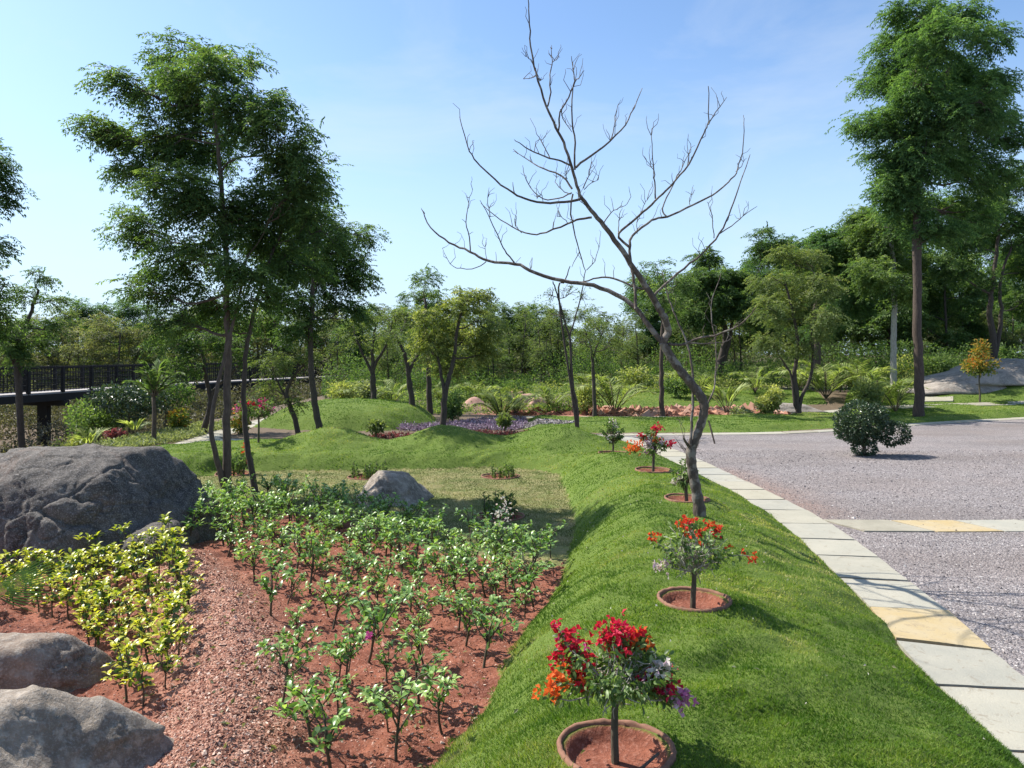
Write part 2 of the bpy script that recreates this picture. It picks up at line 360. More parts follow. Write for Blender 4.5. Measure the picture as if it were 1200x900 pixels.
CRIMSON = leafmat('leaf_crimson', [(0, (.05, .045, .02)), (.5, (.10, .035, .03)), (1, (.22, .06, .055))], .25, .5, .4, (1.2, .7, .7))
PALEGR = leafmat('leaf_pale_ground', [(0, (.12, .16, .05)), (1, (.42, .44, .24))], .3, boost=1)
UNDER = leafmat('leaf_under', [(0, (.018, .026, .011)), (.5, (.045, .055, .023)), (1, (.11, .115, .055))], .25)
SCRUB = leafmat('leaf_scrub', [(0, (.03, .026, .018)), (.5, (.065, .06, .035)), (1, (.15, .13, .085))], .2)
BARK = barkmat('bark_brown', (.05, .035, .026), (.13, .095, .07))
BARKD = barkmat('bark_dark', (.035, .026, .02), (.085, .065, .05))
BARKR = barkmat('bark_reddish', (.04, .027, .02), (.10, .07, .052))
BARKP = barkmat('bark_pale', (.22, .2, .17), (.42, .4, .36))
BARKX = barkmat('bark_bare_tree', (.035, .025, .02), (.13, .095, .07), 26, (.2, .17, .14))
TWIG = barkmat('twig_pale', (.25, .22, .18), (.45, .41, .35))
STEM = barkmat('stem_brown', (.05, .04, .025), (.12, .1, .06))

def ground_material():
    m, t, p, out = newmat('ground'); v = coord(t)
    big = noise_(t, v, .6, 3); mid = noise_(t, v, 4, 5, .6); fine = noise_(t, v, 45, 5, .7); vfine = noise_(t, v, 160, 3, .7)
    litter = mixc(t, math_(t, 'MULTIPLY', mid, 1.0), (.09, .065, .045), (.19, .14, .10))
    litter = mixc(t, ramp(t, fine, [(.45, (0, 0, 0)), (.65, (1, 1, 1))]), litter, (.13, .10, .06))
    # gravel: mauve-grey chips
    vg = voro(t, v, 57); vg2 = voro(t, v, 130)
    gc = ramp(t, N_sep(t, vg.outputs['Color']), [(0, (.10, .09, .095)), (.35, (.15, .133, .125)), (.7, (.235, .2, .19)), (1, (.45, .415, .385))])
    gc = mixc(t, .3, gc, ramp(t, N_sep(t, vg2.outputs['Color']), [(0, (.10, .09, .09)), (1, (.5, .46, .46))]))
    gc = mixc(t, math_(t, 'MULTIPLY', ramp(t, big, [(.45, (0, 0, 0)), (.75, (1, 1, 1))]), .4), gc, (.30, .24, .21))
    wear = noise_(t, coord(t, (.35, 1, 1)), .55, 4, .6); gc = mixc(t, ramp(t, wear, [(.42, (0, 0, 0)), (.62, (.38, .38, .38))]), gc, (.12, .10, .09)); edge = attr(t, 'rust'); gc = mixc(t, math_(t, 'MULTIPLY', edge, math_(t, 'MULTIPLY', mid, .8), True), gc, (.27, .15, .10))
    # soil
    sc = mixc(t, ramp(t, mid, [(.35, (0, 0, 0)), (.65, (1, 1, 1))]), (.14, .045, .028), (.275, .10, .06)); sc = mixc(t, ramp(t, fine, [(.5, (0, 0, 0)), (.7, (1, 1, 1))]), sc, (.36, .17, .12))
    vc = voro(t, v, 75)
    bc = ramp(t, N_sep(t, vc.outputs['Color']), [(0, (.18, .075, .05)), (.5, (.37, .18, .125)), (1, (.55, .36, .27))])
    sc = mixc(t, math_(t, 'MULTIPLY', attr(t, 'berm'), math_(t, 'ADD', mid, .35), True), sc, bc)
    dry = mixc(t, ramp(t, noise_(t, v, 3.2, 5, .65), [(.35, (0, 0, 0)), (.62, (1, 1, 1))]), (.13, .16, .045), (.27, .24, .11))
    lawn = mixc(t, mid, (.07, .12, .018), (.15, .20, .04))
    c = litter; jit = math_(t, 'MULTIPLY', math_(t, 'SUBTRACT', noise_(t, v, 9, 4, .7), .5), .22)
    def layer(c, name, col, soft=.03):
        s = math_(t, 'ADD', attr(t, name), jit); s = math_(t, 'ADD', math_(t, 'DIVIDE', s, soft), .5, True)
        return mixc(t, s, c, col), s
    c, ss = layer(c, 'sd_soil', sc); c, s2 = layer(c, 'sd_dry', dry, .08)
    c, sl_ = layer(c, 'sd_lawn', lawn); c, sg = layer(c, 'sd_gravel', gc)
    c = mixc(t, math_(t, 'ADD', math_(t, 'DIVIDE', attr(t, 'sd_ring'), .02), .5, True), c, sc)
    t.links.new(c, p.inputs['Base Color']); p.inputs['Roughness'].default_value = .95; p.inputs['Specular IOR Level'].default_value = .2
    hg = math_(t, 'MULTIPLY', math_(t, 'SUBTRACT', 1, vg.outputs['Distance']), sg)
    hs = math_(t, 'ADD', math_(t, 'MULTIPLY', fine, 1.2), math_(t, 'MULTIPLY', math_(t, 'SUBTRACT', 1, vc.outputs['Distance']), math_(t, 'MULTIPLY', attr(t, 'berm'), .9)))
    h = math_(t, 'ADD', hg, math_(t, 'MULTIPLY', hs, math_(t, 'SUBTRACT', 1, sg)))
    t.links.new(bump(t, h, .9, .014), p.inputs['Normal']); return m
def N_sep(t, col):
    n = N(t, 'SeparateColor'); t.links.new(col, n.inputs[0]); return n.outputs[0]
GROUND = ground_material()

# ------------------------------------------------------------------ the terrain: one fine height field, split where the surface changes
def terrain():
    Y = _Y; x, y, z = GX, GY, GZ[True].ravel()
    sl1, so_, sd_, sg = SD['lawn'].ravel(), SD['soil'].ravel(), SD['dry'].ravel(), SD['grav'].ravel()
    ring = np.full(len(x), -9.)
    for rx, ry, rr in RINGS: ring = np.maximum(ring, rr - .02 - np.hypot(x - rx, y - ry))
    so2 = np.maximum(so_, sdf(x, y, [(3, 26), (9.6, 26.6), (9.2, 28.4), (5, 28.1), (2.2, 28.5), (-.5, 29), (-1.5, 27)]))
    berm = np.exp(-(np.maximum(dline(x, y, BERM) - .12, 0) / .28) ** 2)
    berm = np.maximum(berm, (y > 25) * (x > -2) * .8)
    rust = np.exp(-(np.maximum(dline(x, y, SLABR), 0) / .45) ** 2) * sst(9, 11, y) * (1 - sst(13.5, 15, y))
    nr, nc = Y.shape; idx = np.arange(nr * nc).reshape(nr, nc)
    Fq = np.stack([idx[:-1, :-1], idx[:-1, 1:], idx[1:, 1:], idx[1:, :-1]], -1).reshape(-1, 4)
    fm = lambda a: a[Fq].mean(1)
    kind = np.zeros(len(Fq), int)
    kind[fm(so_) > 0] = 1; kind[fm(sd_) > 0] = 2; kind[fm(sl1) > 0] = 3; kind[fm(sg) > 0] = 4
    V = np.stack([x, y, z], 1)
    at_ = dict(sd_lawn=sl1, sd_soil=so2, sd_dry=sd_, sd_gravel=sg, sd_ring=ring, berm=berm, rust=rust)
    for k, nm in enumerate(('ground', 'soil_bed', 'dry_lawn', 'lawn', 'gravel_road')):
        f = Fq[kind == k]; u, inv = np.unique(f, return_inverse=True)
        o = mesh_np(nm, V[u], inv.reshape(-1, 4), GROUND, None, True, {a: b[u] for a, b in at_.items()}); o['kind'] = 'structure'
terrain()

# ------------------------------------------------------------------ grass
def grass():
    def pts(n, y0, y1, u0=-.8, u1=.95):
        y = np.exp(rng.uniform(np.log(y0), np.log(y1), n)); x = rng.uniform(u0, u1, n) * (y + .6); return x, y
    def blades(name, x, y, hgt, wid, mat, C, lean=.6, label=''):
        n = len(x); z = H(x, y) - .004
        a = rng.uniform(0, 2 * np.pi, n); P = np.stack([x, y, z], 1)
        S = np.stack([np.cos(a), np.sin(a), 0 * a], 1) * wid[:, None] * .5
        q = vn(x * 1.2, y * 1.2, 70) * 6.28
        L = np.stack([np.cos(q) * .5 + rng.normal(size=n) * lean, np.sin(q) * .5 + rng.normal(size=n) * lean, np.ones(n)], 1)
        tip = P + nrm(L) * hgt[:, None]
        V = np.stack([P - S, P + S, tip], 1).reshape(-1, 3)
        o = mesh_np(name, V, np.arange(3 * n).reshape(n, 3), mat, None, False, {'v': np.repeat(C, 3)})
        return tag(o, label, 'grass', None, 'stuff')
    x, y = pts(1500000, 2.3, 38)
    s = look(SD['lawn'], x, y) + (vn(x * 9, y * 9, 3) - .5) * .16
    k = s > 0
    for rx, ry, rr in RINGS: k &= np.hypot(x - rx, y - ry) > rr + .01
    x, y = x[k], y[k]
    C = np.clip(.40 + .75 * fbm(x * .8, y * .8, 3, 80) + .6 * fbm(x * 3.5, y * 5, 3, 84) + rng.normal(size=len(x)) * .15, 0, 1)
    hgt = (.013 + .018 * vn(x * 4, y * 6, 87)) * rng.uniform(.6, 1.25, len(x)) * (1 + y / 40)
    GR = leafmat('grass_blade', [(0, (.04, .095, .010)), (.4, (.10, .18, .022)), (.7, (.20, .26, .045)), (.88, (.32, .33, .10)), (1, (.42, .38, .18))], .4, .6, .2, (1.3, 1.4, .5), 1.12, .04)
    blades('grass', x, y, hgt, .003 + .0009 * y, GR, C, .65, 'lush bright green lawn grass covering the rolling mounds')
    x, y = pts(260000, 8.5, 15, -.6, .2); s = look(SD['dry'], x, y) + (vn(x * 6, y * 6, 3) - .5) * .2
    k = (s > 0) & (look(SD['l1'], x, y) < .02)
    for rx, ry, rr in RINGS: k &= np.hypot(x - rx, y - ry) > rr
    x, y = x[k], y[k]; C = np.clip(.5 + 1.0 * fbm(x * 1.5, y * 2.2, 4, 90) + rng.normal(size=len(x)) * .15, 0, 1)
    DG = leafmat('dry_grass_blade', [(0, (.07, .11, .02)), (.45, (.14, .17, .045)), (.7, (.25, .24, .10)), (1, (.42, .35, .19))], .3, .7, .2, (1.2, 1.2, .6), 1.0)
    blades('dry_grass', x, y, .02 * rng.uniform(.6, 1.5, len(x)), .004 + .0008 * y, DG, C, .9, 'patchy straw coloured thin grass on the flat lawn around the rock')
    # taller undergrowth of weeds, far off
grass()

def stones(name, x, y, size, mat, C, label, cat, zoff=0):
    """angular chips lying on the ground"""
    n = len(x); z = H(x, y) + zoff
    O = np.array([[1, 0, 0], [0, 1, 0], [-1, 0, 0], [0, -1, 0], [0, 0, 1], [0, 0, -1]], float)
    V = O[None] * size[:, None, None] * rng.uniform(.55, 1.15, (n, 6, 3)) * np.array([1, 1, .6]) + rng.normal(size=(n, 6, 3)) * size[:, None, None] * .28
    V[:, :, :2] += np.zeros(1); a = rng.uniform(0, 6.28, n); ca, sa = np.cos(a)[:, None], np.sin(a)[:, None]
    V = np.stack([V[..., 0] * ca - V[..., 1] * sa, V[..., 0] * sa + V[..., 1] * ca, V[..., 2]], -1) + np.stack([x, y, z], 1)[:, None]
    Fo = np.array([[0, 1, 4], [1, 2, 4], [2, 3, 4], [3, 0, 4], [1, 0, 5], [2, 1, 5], [3, 2, 5], [0, 3, 5]])
    Fq = (np.arange(n)[:, None, None] * 6 + Fo[None]).reshape(-1, 3)
    o = mesh_np(name, V.reshape(-1, 3), Fq, mat, None, False, {'v': np.repeat(C, 6)})
    return tag(o, label, cat, None, 'stuff')
def chipmat(name, stops, rough=.9):
    m, t, p, out = newmat(name); c = ramp(t, attr(t, 'v'), stops); t.links.new(c, p.inputs['Base Color'])
    setin(p, {'Roughness': rough, 'Specular IOR Level': .3}); return m
SOILCH = chipmat('soil_chip', [(0, (.13, .045, .03)), (.5, (.28, .11, .075)), (.85, (.42, .24, .18)), (1, (.55, .42, .34))])
BERMCH = chipmat('berm_chip', [(0, (.17, .07, .045)), (.5, (.36, .18, .12)), (.85, (.5, .32, .24)), (1, (.6, .47, .38))])
GRAVCH = chipmat('gravel_chip', [(0, (.09, .08, .085)), (.4, (.15, .133, .125)), (.8, (.25, .213, .2)), (1, (.52, .485, .455))])
def loose():
    n = 60000; y = np.exp(rng.uniform(np.log(3), np.log(12), n)); x = rng.uniform(-.8, .15, n) * y
    k = (look(SD['soil'], x, y) > 0) & (look(SD['l1'], x, y) < 0.0); x, y = x[k], y[k]
    stones('soil_crumbs', x, y, rng.lognormal(-5.3, .45, len(x)) * (.8 + y * .06), SOILCH, rng.random(len(x)), 'crumbly clods and chips of red earth lying between the bed plants', 'soil')
    n = 60000; y = np.exp(rng.uniform(np.log(3), np.log(9), n)); x = rng.uniform(-.7, -.1, n) * y
    d = dline(x, y, BERM); k = d < .42 * rng.random(n) ** .6 + .05; x, y = x[k], y[k]
    stones('berm_gravel', x, y, rng.lognormal(-5.0, .4, len(x)) * (.8 + y * .05), BERMCH, rng.random(len(x)), 'pinkish gravelly chips heaped in a low berm beside the big boulder', 'gravel', .002)
    n = 150000; y = np.exp(rng.uniform(np.log(3.5), np.log(17), n)); x = rng.uniform(.2, .85, n) * y
    k = look(SD['grav'], x, y) > 0.06; x, y = x[k], y[k]
    stones('gravel', x, y, rng.lognormal(-4.95, .33, len(x)) * (.75 + y * .045), GRAVCH, np.clip(rng.normal(.5, .27, len(x)), 0, 1), 'loose mauve grey stone chips covering the drive', 'gravel', -.002)
loose()

# ------------------------------------------------------------------ stone paving
def pavemat():
    m, t, p, out = newmat('sandstone_paving'); v = coord(t)
    n = noise_(t, v, 2.5, 6, .65); f = noise_(t, v, 60, 4, .7)
    base = ramp(t, attr(t, 'v'), [(0, (.24, .22, .165)), (.2, (.33, .305, .225)), (.4, (.27, .265, .225)), (.6, (.345, .325, .255)), (.78, (.26, .265, .235)), (.85, (.40, .30, .14)), (1, (.38, .27, .11))])
    c = mixc(t, ramp(t, n, [(.35, (.75, .75, .75)), (.65, (0, 0, 0))]), base, (.42, .385, .30)); c = mixc(t, .6, base, c)
    c = mixc(t, ramp(t, f, [(.55, (0, 0, 0)), (.75, (.5, .5, .5))]), c, (.30, .27, .22))
    st = noise_(t, v, 7, 5, .75, 1.5); c = mixc(t, ramp(t, st, [(.56, (0, 0, 0)), (.7, (.8, .8, .8))]), c, (.20, .16, .11))
    t.links.new(c, p.inputs['Base Color']); p.inputs['Roughness'].default_value = .85
    t.links.new(bump(t, math_(t, 'ADD', f, math_(t, 'MULTIPLY', n, 2)), .4, .01), p.inputs['Normal']); return m
PAVE = pavemat()
def paving(name, L, Rr, step, yellow=(), gap=.038, z=.013, seed=0, skew=0, th=.05, colors=None):
    """slabs laid end to end between two edge lines"""
    L, Rr = np.array(L), np.array(Rr); g = random.Random(seed)
    cl = np.concatenate([[0], np.cumsum(np.linalg.norm(np.diff((L + Rr) / 2, axis=0), axis=1))]); tot = cl[-1]
    def pt(A, s): return np.array([np.interp(s, cl, A[:, 0]), np.interp(s, cl, A[:, 1])])
    V = []; Fq = []; C = []; s = 0; i = 0
    while s < tot - .1:
        e = min(s + step * g.uniform(.93, 1.07), tot); j = lambda: g.uniform(-.018, .018)
        q = [pt(L, s + gap / 2 + j()), pt(Rr, s + gap / 2 + skew + j()), pt(Rr, e - gap / 2 + skew + j()), pt(L, e - gap / 2 + j())]
        n = 5; b = len(V); dz = g.uniform(-.005, .005); c = g.choice(yellow and [.9] or [.5]) if i in yellow else g.uniform(0, .78)
        qx = np.array(q); cz = H(qx[:, 0], qx[:, 1], False)
        for a in range(n):
            for k in range(n):
                u, v = a / (n - 1), k / (n - 1)
                p = (q[0] * (1 - u) + q[3] * u) * (1 - v) + (q[1] * (1 - u) + q[2] * u) * v
                p = p + (rng.normal(size=2) * .004 if (a in (0, n - 1) or k in (0, n - 1)) else 0)
                ed = a in (0, n - 1) or k in (0, n - 1)
                zz = (cz[0] * (1 - u) + cz[3] * u) * (1 - v) + (cz[1] * (1 - u) + cz[2] * u) * v; V.append((p[0], p[1], zz + z + dz - (.002 if ed else 0)))
        for a in range(n - 1):
            for k in range(n - 1): Fq.append((b + a * n + k, b + a * n + k + 1, b + (a + 1) * n + k + 1, b + (a + 1) * n + k))
        bd = [k for k in range(n)] + [a * n + n - 1 for a in range(1, n)] + [(n - 1) * n + k for k in range(n - 2, -1, -1)] + [a * n for a in range(n - 2, 0, -1)]
        b2 = len(V)
        for k in bd: x, y, zz = V[b + k]; V.append((x, y, zz - th))
        m = len(bd)
        for k in range(m): Fq.append((b + bd[k], b2 + k, b2 + (k + 1) % m, b + bd[(k + 1) % m]))
        C += [c] * (len(V) - b); s = e; i += 1
    o = mesh_np(name, V, np.array(Fq), PAVE, None, False, {'v': C}); o['kind'] = 'structure'; return o
# the slab path between the mound and the drive (joints run roughly east-west)
a0 = [p for p in SLABL if p[1] > 2.2]
paving('stone_path', a0, offset(a0, .62), .79, yellow=(4,), seed=3, skew=.0)
cs = [(3.98, 9.82), (5, 9.78), (6, 9.8), (7.5, 9.9), (10, 10.2), (14, 10.9)]
paving('cross_path', cs, [(x, y - .62) for x, y in cs], .86, yellow=(1,), seed=5, skew=.25)
k1 = [(-7.6, 19.3), (-5, 18.9), (-2.5, 18.75), (-.5, 18.8), (1.2, 19.35), (2.5, 20.4), (7, 20.8), (9.5, 21.7), (11.5, 23.0), (14, 24.3), (17.2, 25.7), (30, 29.8)]
paving('far_kerb_path', k1, [(x, y - .5) for x, y in k1], 1.05, seed=8)
k2 = [(.3, 26.2), (4, 26.0), (7, 26.3), (9.8, 27.2), (12.4, 28.3), (15, 28.7), (19, 28.6), (27, 29.5)]
paving('garden_path', k2, [(x + .2, y - .55) for x, y in k2], 1.0, seed=9)
k3 = [(-8.0, 17.6), (-8.2, 19.5), (-8.3, 22), (-8.3, 25), (-8.2, 28), (-6.5, 31), (-2.5, 32.5), (2, 33)]
paving('side_path', k3, [(x + .7, y - .1) for x, y in k3], .9, seed=10)
k4 = [(15.6, 29.3), (16.6, 31), (18.3, 34), (20.8, 38.5), (24, 44)]
paving('lawn_path', k4, [(x + 1.3, y - .2) for x, y in k4], .9, seed=12)
k5 = [(3, 37.8), (8, 38), (14, 37.5), (20, 39)]
paving('back_path', k5, [(x, y - .8) for x, y in k5], 1, seed=14)

# ------------------------------------------------------------------ rocks
def rockmat(name, a, b, stain, lichen=(.35, .33, .3)):
    m, t, p, out = newmat(name); v = coord(t, (1, 1, 1), True)
    n = noise_(t, v, 1.6, 8, .65, .6); f = noise_(t, v, 14, 8, .7); ff = noise_(t, v, 70, 4, .7)
    c = mixc(t, ramp(t, n, [(.38, (0, 0, 0)), (.6, (1, 1, 1))]), a, b)
    c = mixc(t, ramp(t, f, [(.48, (0, 0, 0)), (.68, (.8, .8, .8))]), c, lichen)
    c = mixc(t, ramp(t, noise_(t, v, 2.7, 5, .7, 1), [(.56, (0, 0, 0)), (.72, (.7, .7, .7))]), c, stain)
    c = mixc(t, ramp(t, ff, [(.5, (0, 0, 0)), (.72, (.5, .5, .5))]), c, (.5, .47, .43))
    cr = voro(t, coord(t, (.7, .9, 1.6), True), 1.4, 'DISTANCE_TO_EDGE'); crk = ramp(t, cr.outputs['Distance'], [(0, (1, 1, 1)), (.006, (0, 0, 0))])
    c = mixc(t, math_(t, 'MULTIPLY', crk, .0), c, (.04, .035, .03))
    t.links.new(c, p.inputs['Base Color']); p.inputs['Roughness'].default_value = .85
    h = math_(t, 'ADD', math_(t, 'MULTIPLY', f, .6), math_(t, 'MULTIPLY', ff, .25))
    t.links.new(bump(t, h, 1, .04), p.inputs['Normal']); return m
ROCKD = rockmat('dark_granite', (.038, .031, .026), (.088, .074, .062), (.14, .085, .058), (.17, .148, .128))
ROCKB = rockmat('brown_granite', (.14, .098, .07), (.29, .215, .155), (.26, .16, .105), (.42, .36, .29))
ROCKG = rockmat('grey_granite', (.14, .11, .08), (.32, .26, .20), (.27, .19, .125), (.48, .41, .33))
ROCKP = rockmat('pale_rock', (.14, .12, .10), (.30, .26, .22), (.24, .17, .12), (.40, .36, .31))
def rock(name, loc, size, planes, mat, label, cat='rock', seed=0, amp=.05, soft=14, det=6, rz=0):
    import bmesh
    bm = bmesh.new(); bmesh.ops.create_icosphere(bm, subdivisions=det, radius=1)
    V = np.array([v.co[:] for v in bm.verts]); Fc = np.array([[v.index for v in f.verts] for f in bm.faces]); bm.free()
    D = nrm(V); PL = [(nrm(np.array(n, float)), d) for n, d in planes]
    acc = 0
    for n, d in PL: acc = acc + np.maximum((D @ n) / d, .02) ** soft
    r = acc ** (-1 / soft)
    of = Vector((seed * 3.1, seed * 1.7, seed))
    nn = np.array([mnoise.fractal(Vector(q) * 1.7 + of, 1, 2.1, 7) for q in D])
    rg = np.array([abs(mnoise.noise(Vector(q) * 3.1 + of * 2)) for q in D])
    fn = np.array([mnoise.fractal(Vector(q) * 8 + of, 1, 2.1, 4) for q in D])
    vo = [mnoise.voronoi(Vector((q[0] * 1.5, q[1] * 1.5, q[2] * 1.9)) + of + Vector((nn[i] * .12, fn[i] * .05, 0)), distance_metric='DISTANCE', exponent=2) for i, q in enumerate(D)]
    fe = np.array([v[0][1] - v[0][0] for v in vo]); cellr = np.array([mnoise.cell(Vector([v[1][0][0] * 7, v[1][0][1] * 7, v[1][0][2] * 7])) for v in vo])
    r = r * (1 + amp * 1.1 * cellr * np.clip(fe / .12, 0, 1) - amp * .5 * np.exp(-(fe / .025) ** 2))
    r = r * (1 + amp * .8 * nn + amp * .3 * fn - amp * .55 * np.exp(-(rg / .02) ** 2) * (nn > -.1))
    P = D * r[:, None] * np.array(size)
    o = mesh_np(name, P, Fc, mat, None, True); o.location = tuple(map(float, loc)); o.rotation_euler.z = rz
    return tag(o, label, cat)
# big boulder: broad flat top falling away to a foot at its right end
b = rock('boulder', (-4.72, 8.35, .0), (1.3, 1.05, 1.13),
     [((0, 0, 1), .96), ((-.1, -1, .25), .8), ((1, -.15, .55), .77), ((1, -.7, .2), .92), ((.1, -.6, 1), .93), ((-1, 0, .2), .97), ((0, 1, .4), 1), ((.35, -.9, .45), .84), ((-.6, -.8, .3), 1.02), ((-.2, -.5, 1), 1.0), ((0, 0, -1), .4)],
     ROCKD, 'huge dark grey boulder with a flat top beside the yellow leaved shrubs', 'boulder', 2, .05, 30, 7)
rock('rock', (-3.6, 7.7, .0), (.27, .42, .5), [((0, 0, 1), .75), ((1, -.2, .9), .72), ((0, -1, .5), .9), ((-1, 0, .3), 1.1), ((1, .3, .1), 1.1), ((0, 1, .2), 1), ((0, 0, -1), .4)], ROCKD, 'small dark rock wedged against the right foot of the huge boulder', 'rock', 5, .08, 12, 5, .2)
rock('rock', (-3.22, 4.9, .0), (.46, .3, .345), [((0, 0, 1), .95), ((-.6, -.5, .8), .95), ((1, -.3, .5), .85), ((.2, -1, .2), .85), ((-1, 0, .5), 1), ((0, 1, .5), .9), ((0, 0, -1), .4)], ROCKB, 'brown angular rock behind the grey rock in the bottom left corner', 'rock', 8, .06, 14, 5)
rock('rock', (-2.42, 3.55, -.02), (.74, .55, .6), [((0, 0, 1), .95), ((.9, -.2, .75), .72), ((.3, -1, .4), .95), ((-1, 0, .4), 1.1), ((0, 1, .6), .85), ((1, -1, .2), 1), ((0, 0, -1), .4)], ROCKG, 'large light grey rock filling the bottom left corner', 'rock', 12, .045, 14, 6)
rock('rock', tuple(G(456, 588)), (.47, .4, .43), [((0, 0, 1), .95), ((.8, -.2, .6), .85), ((-.8, -.2, .55), .78), ((0, -1, .4), .85), ((0, 1, .4), 1), ((0, 0, -1), .3)], ROCKG, 'rounded grey rock alone on the dry lawn', 'rock', 15, .05, 12, 5)
rock('rock', tuple(at(1185, 32) + np.array([0, 0, -.2])), (2.1, 1.6, .9), [((0, 0, 1), .9), ((-1, -.2, 1.3), .75), ((0, -1, .6), .9), ((1, 0, .3), 1.2), ((0, 1, .3), 1), ((0, 0, -1), .3)], ROCKP, 'broad pale rock slab rising from the lawn at the right edge', 'rock', 21, .05, 12, 5)
rock('rock', tuple(at(1128, 31) + np.array([0, 0, -.1])), (1.5, .9, .5), [((0, 0, 1), .8), ((-1, -.2, 1.3), .8), ((0, -1, .6), .9), ((1, 0, .8), 1), ((0, 1, .3), 1), ((0, 0, -1), .3)], ROCKP, 'low sloping pale rock between the tall tree and the small orange tree', 'rock', 24, .05, 12, 4)
rock('rock', (9.9, 27.9, .1), (1.1, .6, .3), [((0, 0, 1), .8), ((-1, -.2, 1), .9), ((0, -1, .6), .9), ((1, 0, .8), 1), ((0, 1, .3), 1), ((0, 0, -1), .3)], ROCKP, 'flat pale rock at the foot of the forked olive tree', 'rock', 27, .06, 12, 4)
TERRA = rockmat('red_earth_heap', (.28, .13, .09), (.42, .24, .17), (.35, .2, .14), (.46, .3, .22))
rock('earth_heap', tuple(G(556, 480)), (.7, .6, .55), [((0, 0, 1), 1), ((1, 0, 1), .75), ((-1, 0, 1), .75), ((0, -1, .8), .8), ((0, 1, 1), .8), ((0, 0, -1), .3)], TERRA, 'small pointed heap of sandy earth behind the purple ground cover', 'earth heap', 31, .04, 8, 4)
i = 0
for px, py, s in ((601, 476, .55), (617, 473, .65), (632, 475, .5), (606, 468, .6)):
    rock('rock', tuple(G(px, py)), (s, .5 * s, .7 * s), [((0, 0, 1), .9), ((1, 0, .6), .8), ((-1, 0, .5), .8), ((0, -1, .5), .8), ((0, 1, .3), 1), ((0, 0, -1), .3)], TERRA,
         ('tallest reddish rock right of the feathery palm clump', 'reddish brown rock behind the thin bare tree', 'rightmost of the reddish rocks behind the purple bed', 'reddish rock topmost of the little heap by the palms')[i], 'rock', 33 + i, .09, 10, 4); i += 1
def rubble():
    n = 1500; x = rng.uniform(3, 9.8, n); y = rng.uniform(26.4, 28.5, n)
    stones('rubble', x, y, rng.lognormal(-2.35, .5, n), BERMCH, rng.random(n) * .8, 'broken reddish rubble along the bank behind the far stone path', 'rubble')
    n = 900; x = rng.uniform(-.5, 3.2, n); y = rng.uniform(26.8, 28.8, n)
    stones('dark_rubble', x, y, rng.lognormal(-2.4, .5, n), SOILCH, rng.random(n) * .6, 'dark earthy rubble behind the path left of the red bank', 'rubble')
    n = 2200; a = rng.uniform(0, 6.28, n); q = np.sqrt(rng.random(n)); x = 1.0 + 1.0 * q * np.cos(a); y = 22.6 + .9 * q * np.sin(a)
    stones('pebbles', x, y, rng.lognormal(-3.2, .3, n), GRAVCH, rng.random(n), 'grey pebble patch on the lawn beside the purple ground cover', 'pebbles')
rubble()

# ------------------------------------------------------------------ trees
def tree_from(name, base, trunks, clumps, leaf, bark, spec, label, cat='tree', group=None, tr=.1, limbr=.35, seed=1, sub=9, bare=0, taper=.35):
    """trunks: list of polylines (relative to base); clumps: (centre rel. base, rx, ry, rz, sprays)"""
    g = random.Random(seed); root = empty(name, base, label, cat, group)
    T = Tubes(); nodes = []
    for ti, tp in enumerate(trunks):
        P = np.array(smooth(tp, 5)); r0 = tr if ti == 0 else tr * .72
        r = r0 * (1 - (1 - taper) * np.linspace(0, 1, len(P))); r[0] *= 1.25; r[1] *= 1.08
        P[1:-1] += rng.normal(size=(len(P) - 2, 3)) * r0 * .12
        P[0, 2] -= .12
        T.add(P, r, 10); nodes += [(p, rr) for p, rr in zip(P[3:], r[3:])]
    NP = np.array([n[0] for n in nodes]); NR = [n[1] for n in nodes]
    lv = Leaves(); k_, L_, ll, lw, dr = spec
    for (c, rx, ry, rz, ns) in clumps:
        c = np.array(c, float); dist = np.linalg.norm((NP - c) * np.array([1, 1, .8]), axis=1) + 2.2 * np.maximum(NP[:, 2] - c[2] + rz * .4, 0)
        j = int(np.argmin(dist)); P = curve3(NP[j], c, .1, 7, g)
        P[:, 2] -= .1 * np.linalg.norm(c - NP[j]) * np.sin(np.pi * np.linspace(0, 1, 7)) * .8
        r = min(NR[j] * .55, tr * limbr * (1 + .3 * g.random())); T.add(P, np.linspace(r, max(.22 * r, .008), 7), 6)
        O = []; Dd = []
        for q in range(sub):
            d = rdir(1)[0]; e = c + d * np.array([rx, ry, rz]) * g.uniform(.6, 1.0); s0 = P[g.randint(3, 6)]
            Q = curve3(s0, e, .14, 5, g); T.add(Q, np.linspace(max(r * .3, .007), .004 + r * .05, 5), 4)
            m = max(1, int(ns / sub * 1.25))
            tt = rng.uniform(.3, 1, m) ** .8 * 4; ii = np.minimum(tt.astype(int), 3); fr = (tt - ii)[:, None]
            pos = Q[ii] * (1 - fr) + Q[ii + 1] * fr
            O.append(pos + rng.normal(size=(m, 3)) * np.array([rx, ry, rz]) * .17); Dd.append(np.tile(nrm(e - s0) * .7, (m, 1)) + rdir(m) * .8)
        O = np.concatenate(O); Dd = np.concatenate(Dd); Dd[:, 2] *= .5
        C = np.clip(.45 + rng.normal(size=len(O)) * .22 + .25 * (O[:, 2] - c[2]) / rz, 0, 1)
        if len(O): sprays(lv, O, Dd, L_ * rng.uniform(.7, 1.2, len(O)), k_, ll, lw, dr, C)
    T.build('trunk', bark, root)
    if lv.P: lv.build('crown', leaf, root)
    return root
def pxclumps(base, d, blobs, dens, depth=.8, jit=.5, g=random):
    out = []
    for (px, py, rx, ry) in blobs:
        dd = d + g.uniform(-1, 1) * depth; c = Wd(px, py, dd) - base; sx, sy = rx / F * dd, ry / F * dd
        out.append((c, sx, (sx + sy) / 2 * 1.05, sy, int(dens * sx * sy)))
    return out
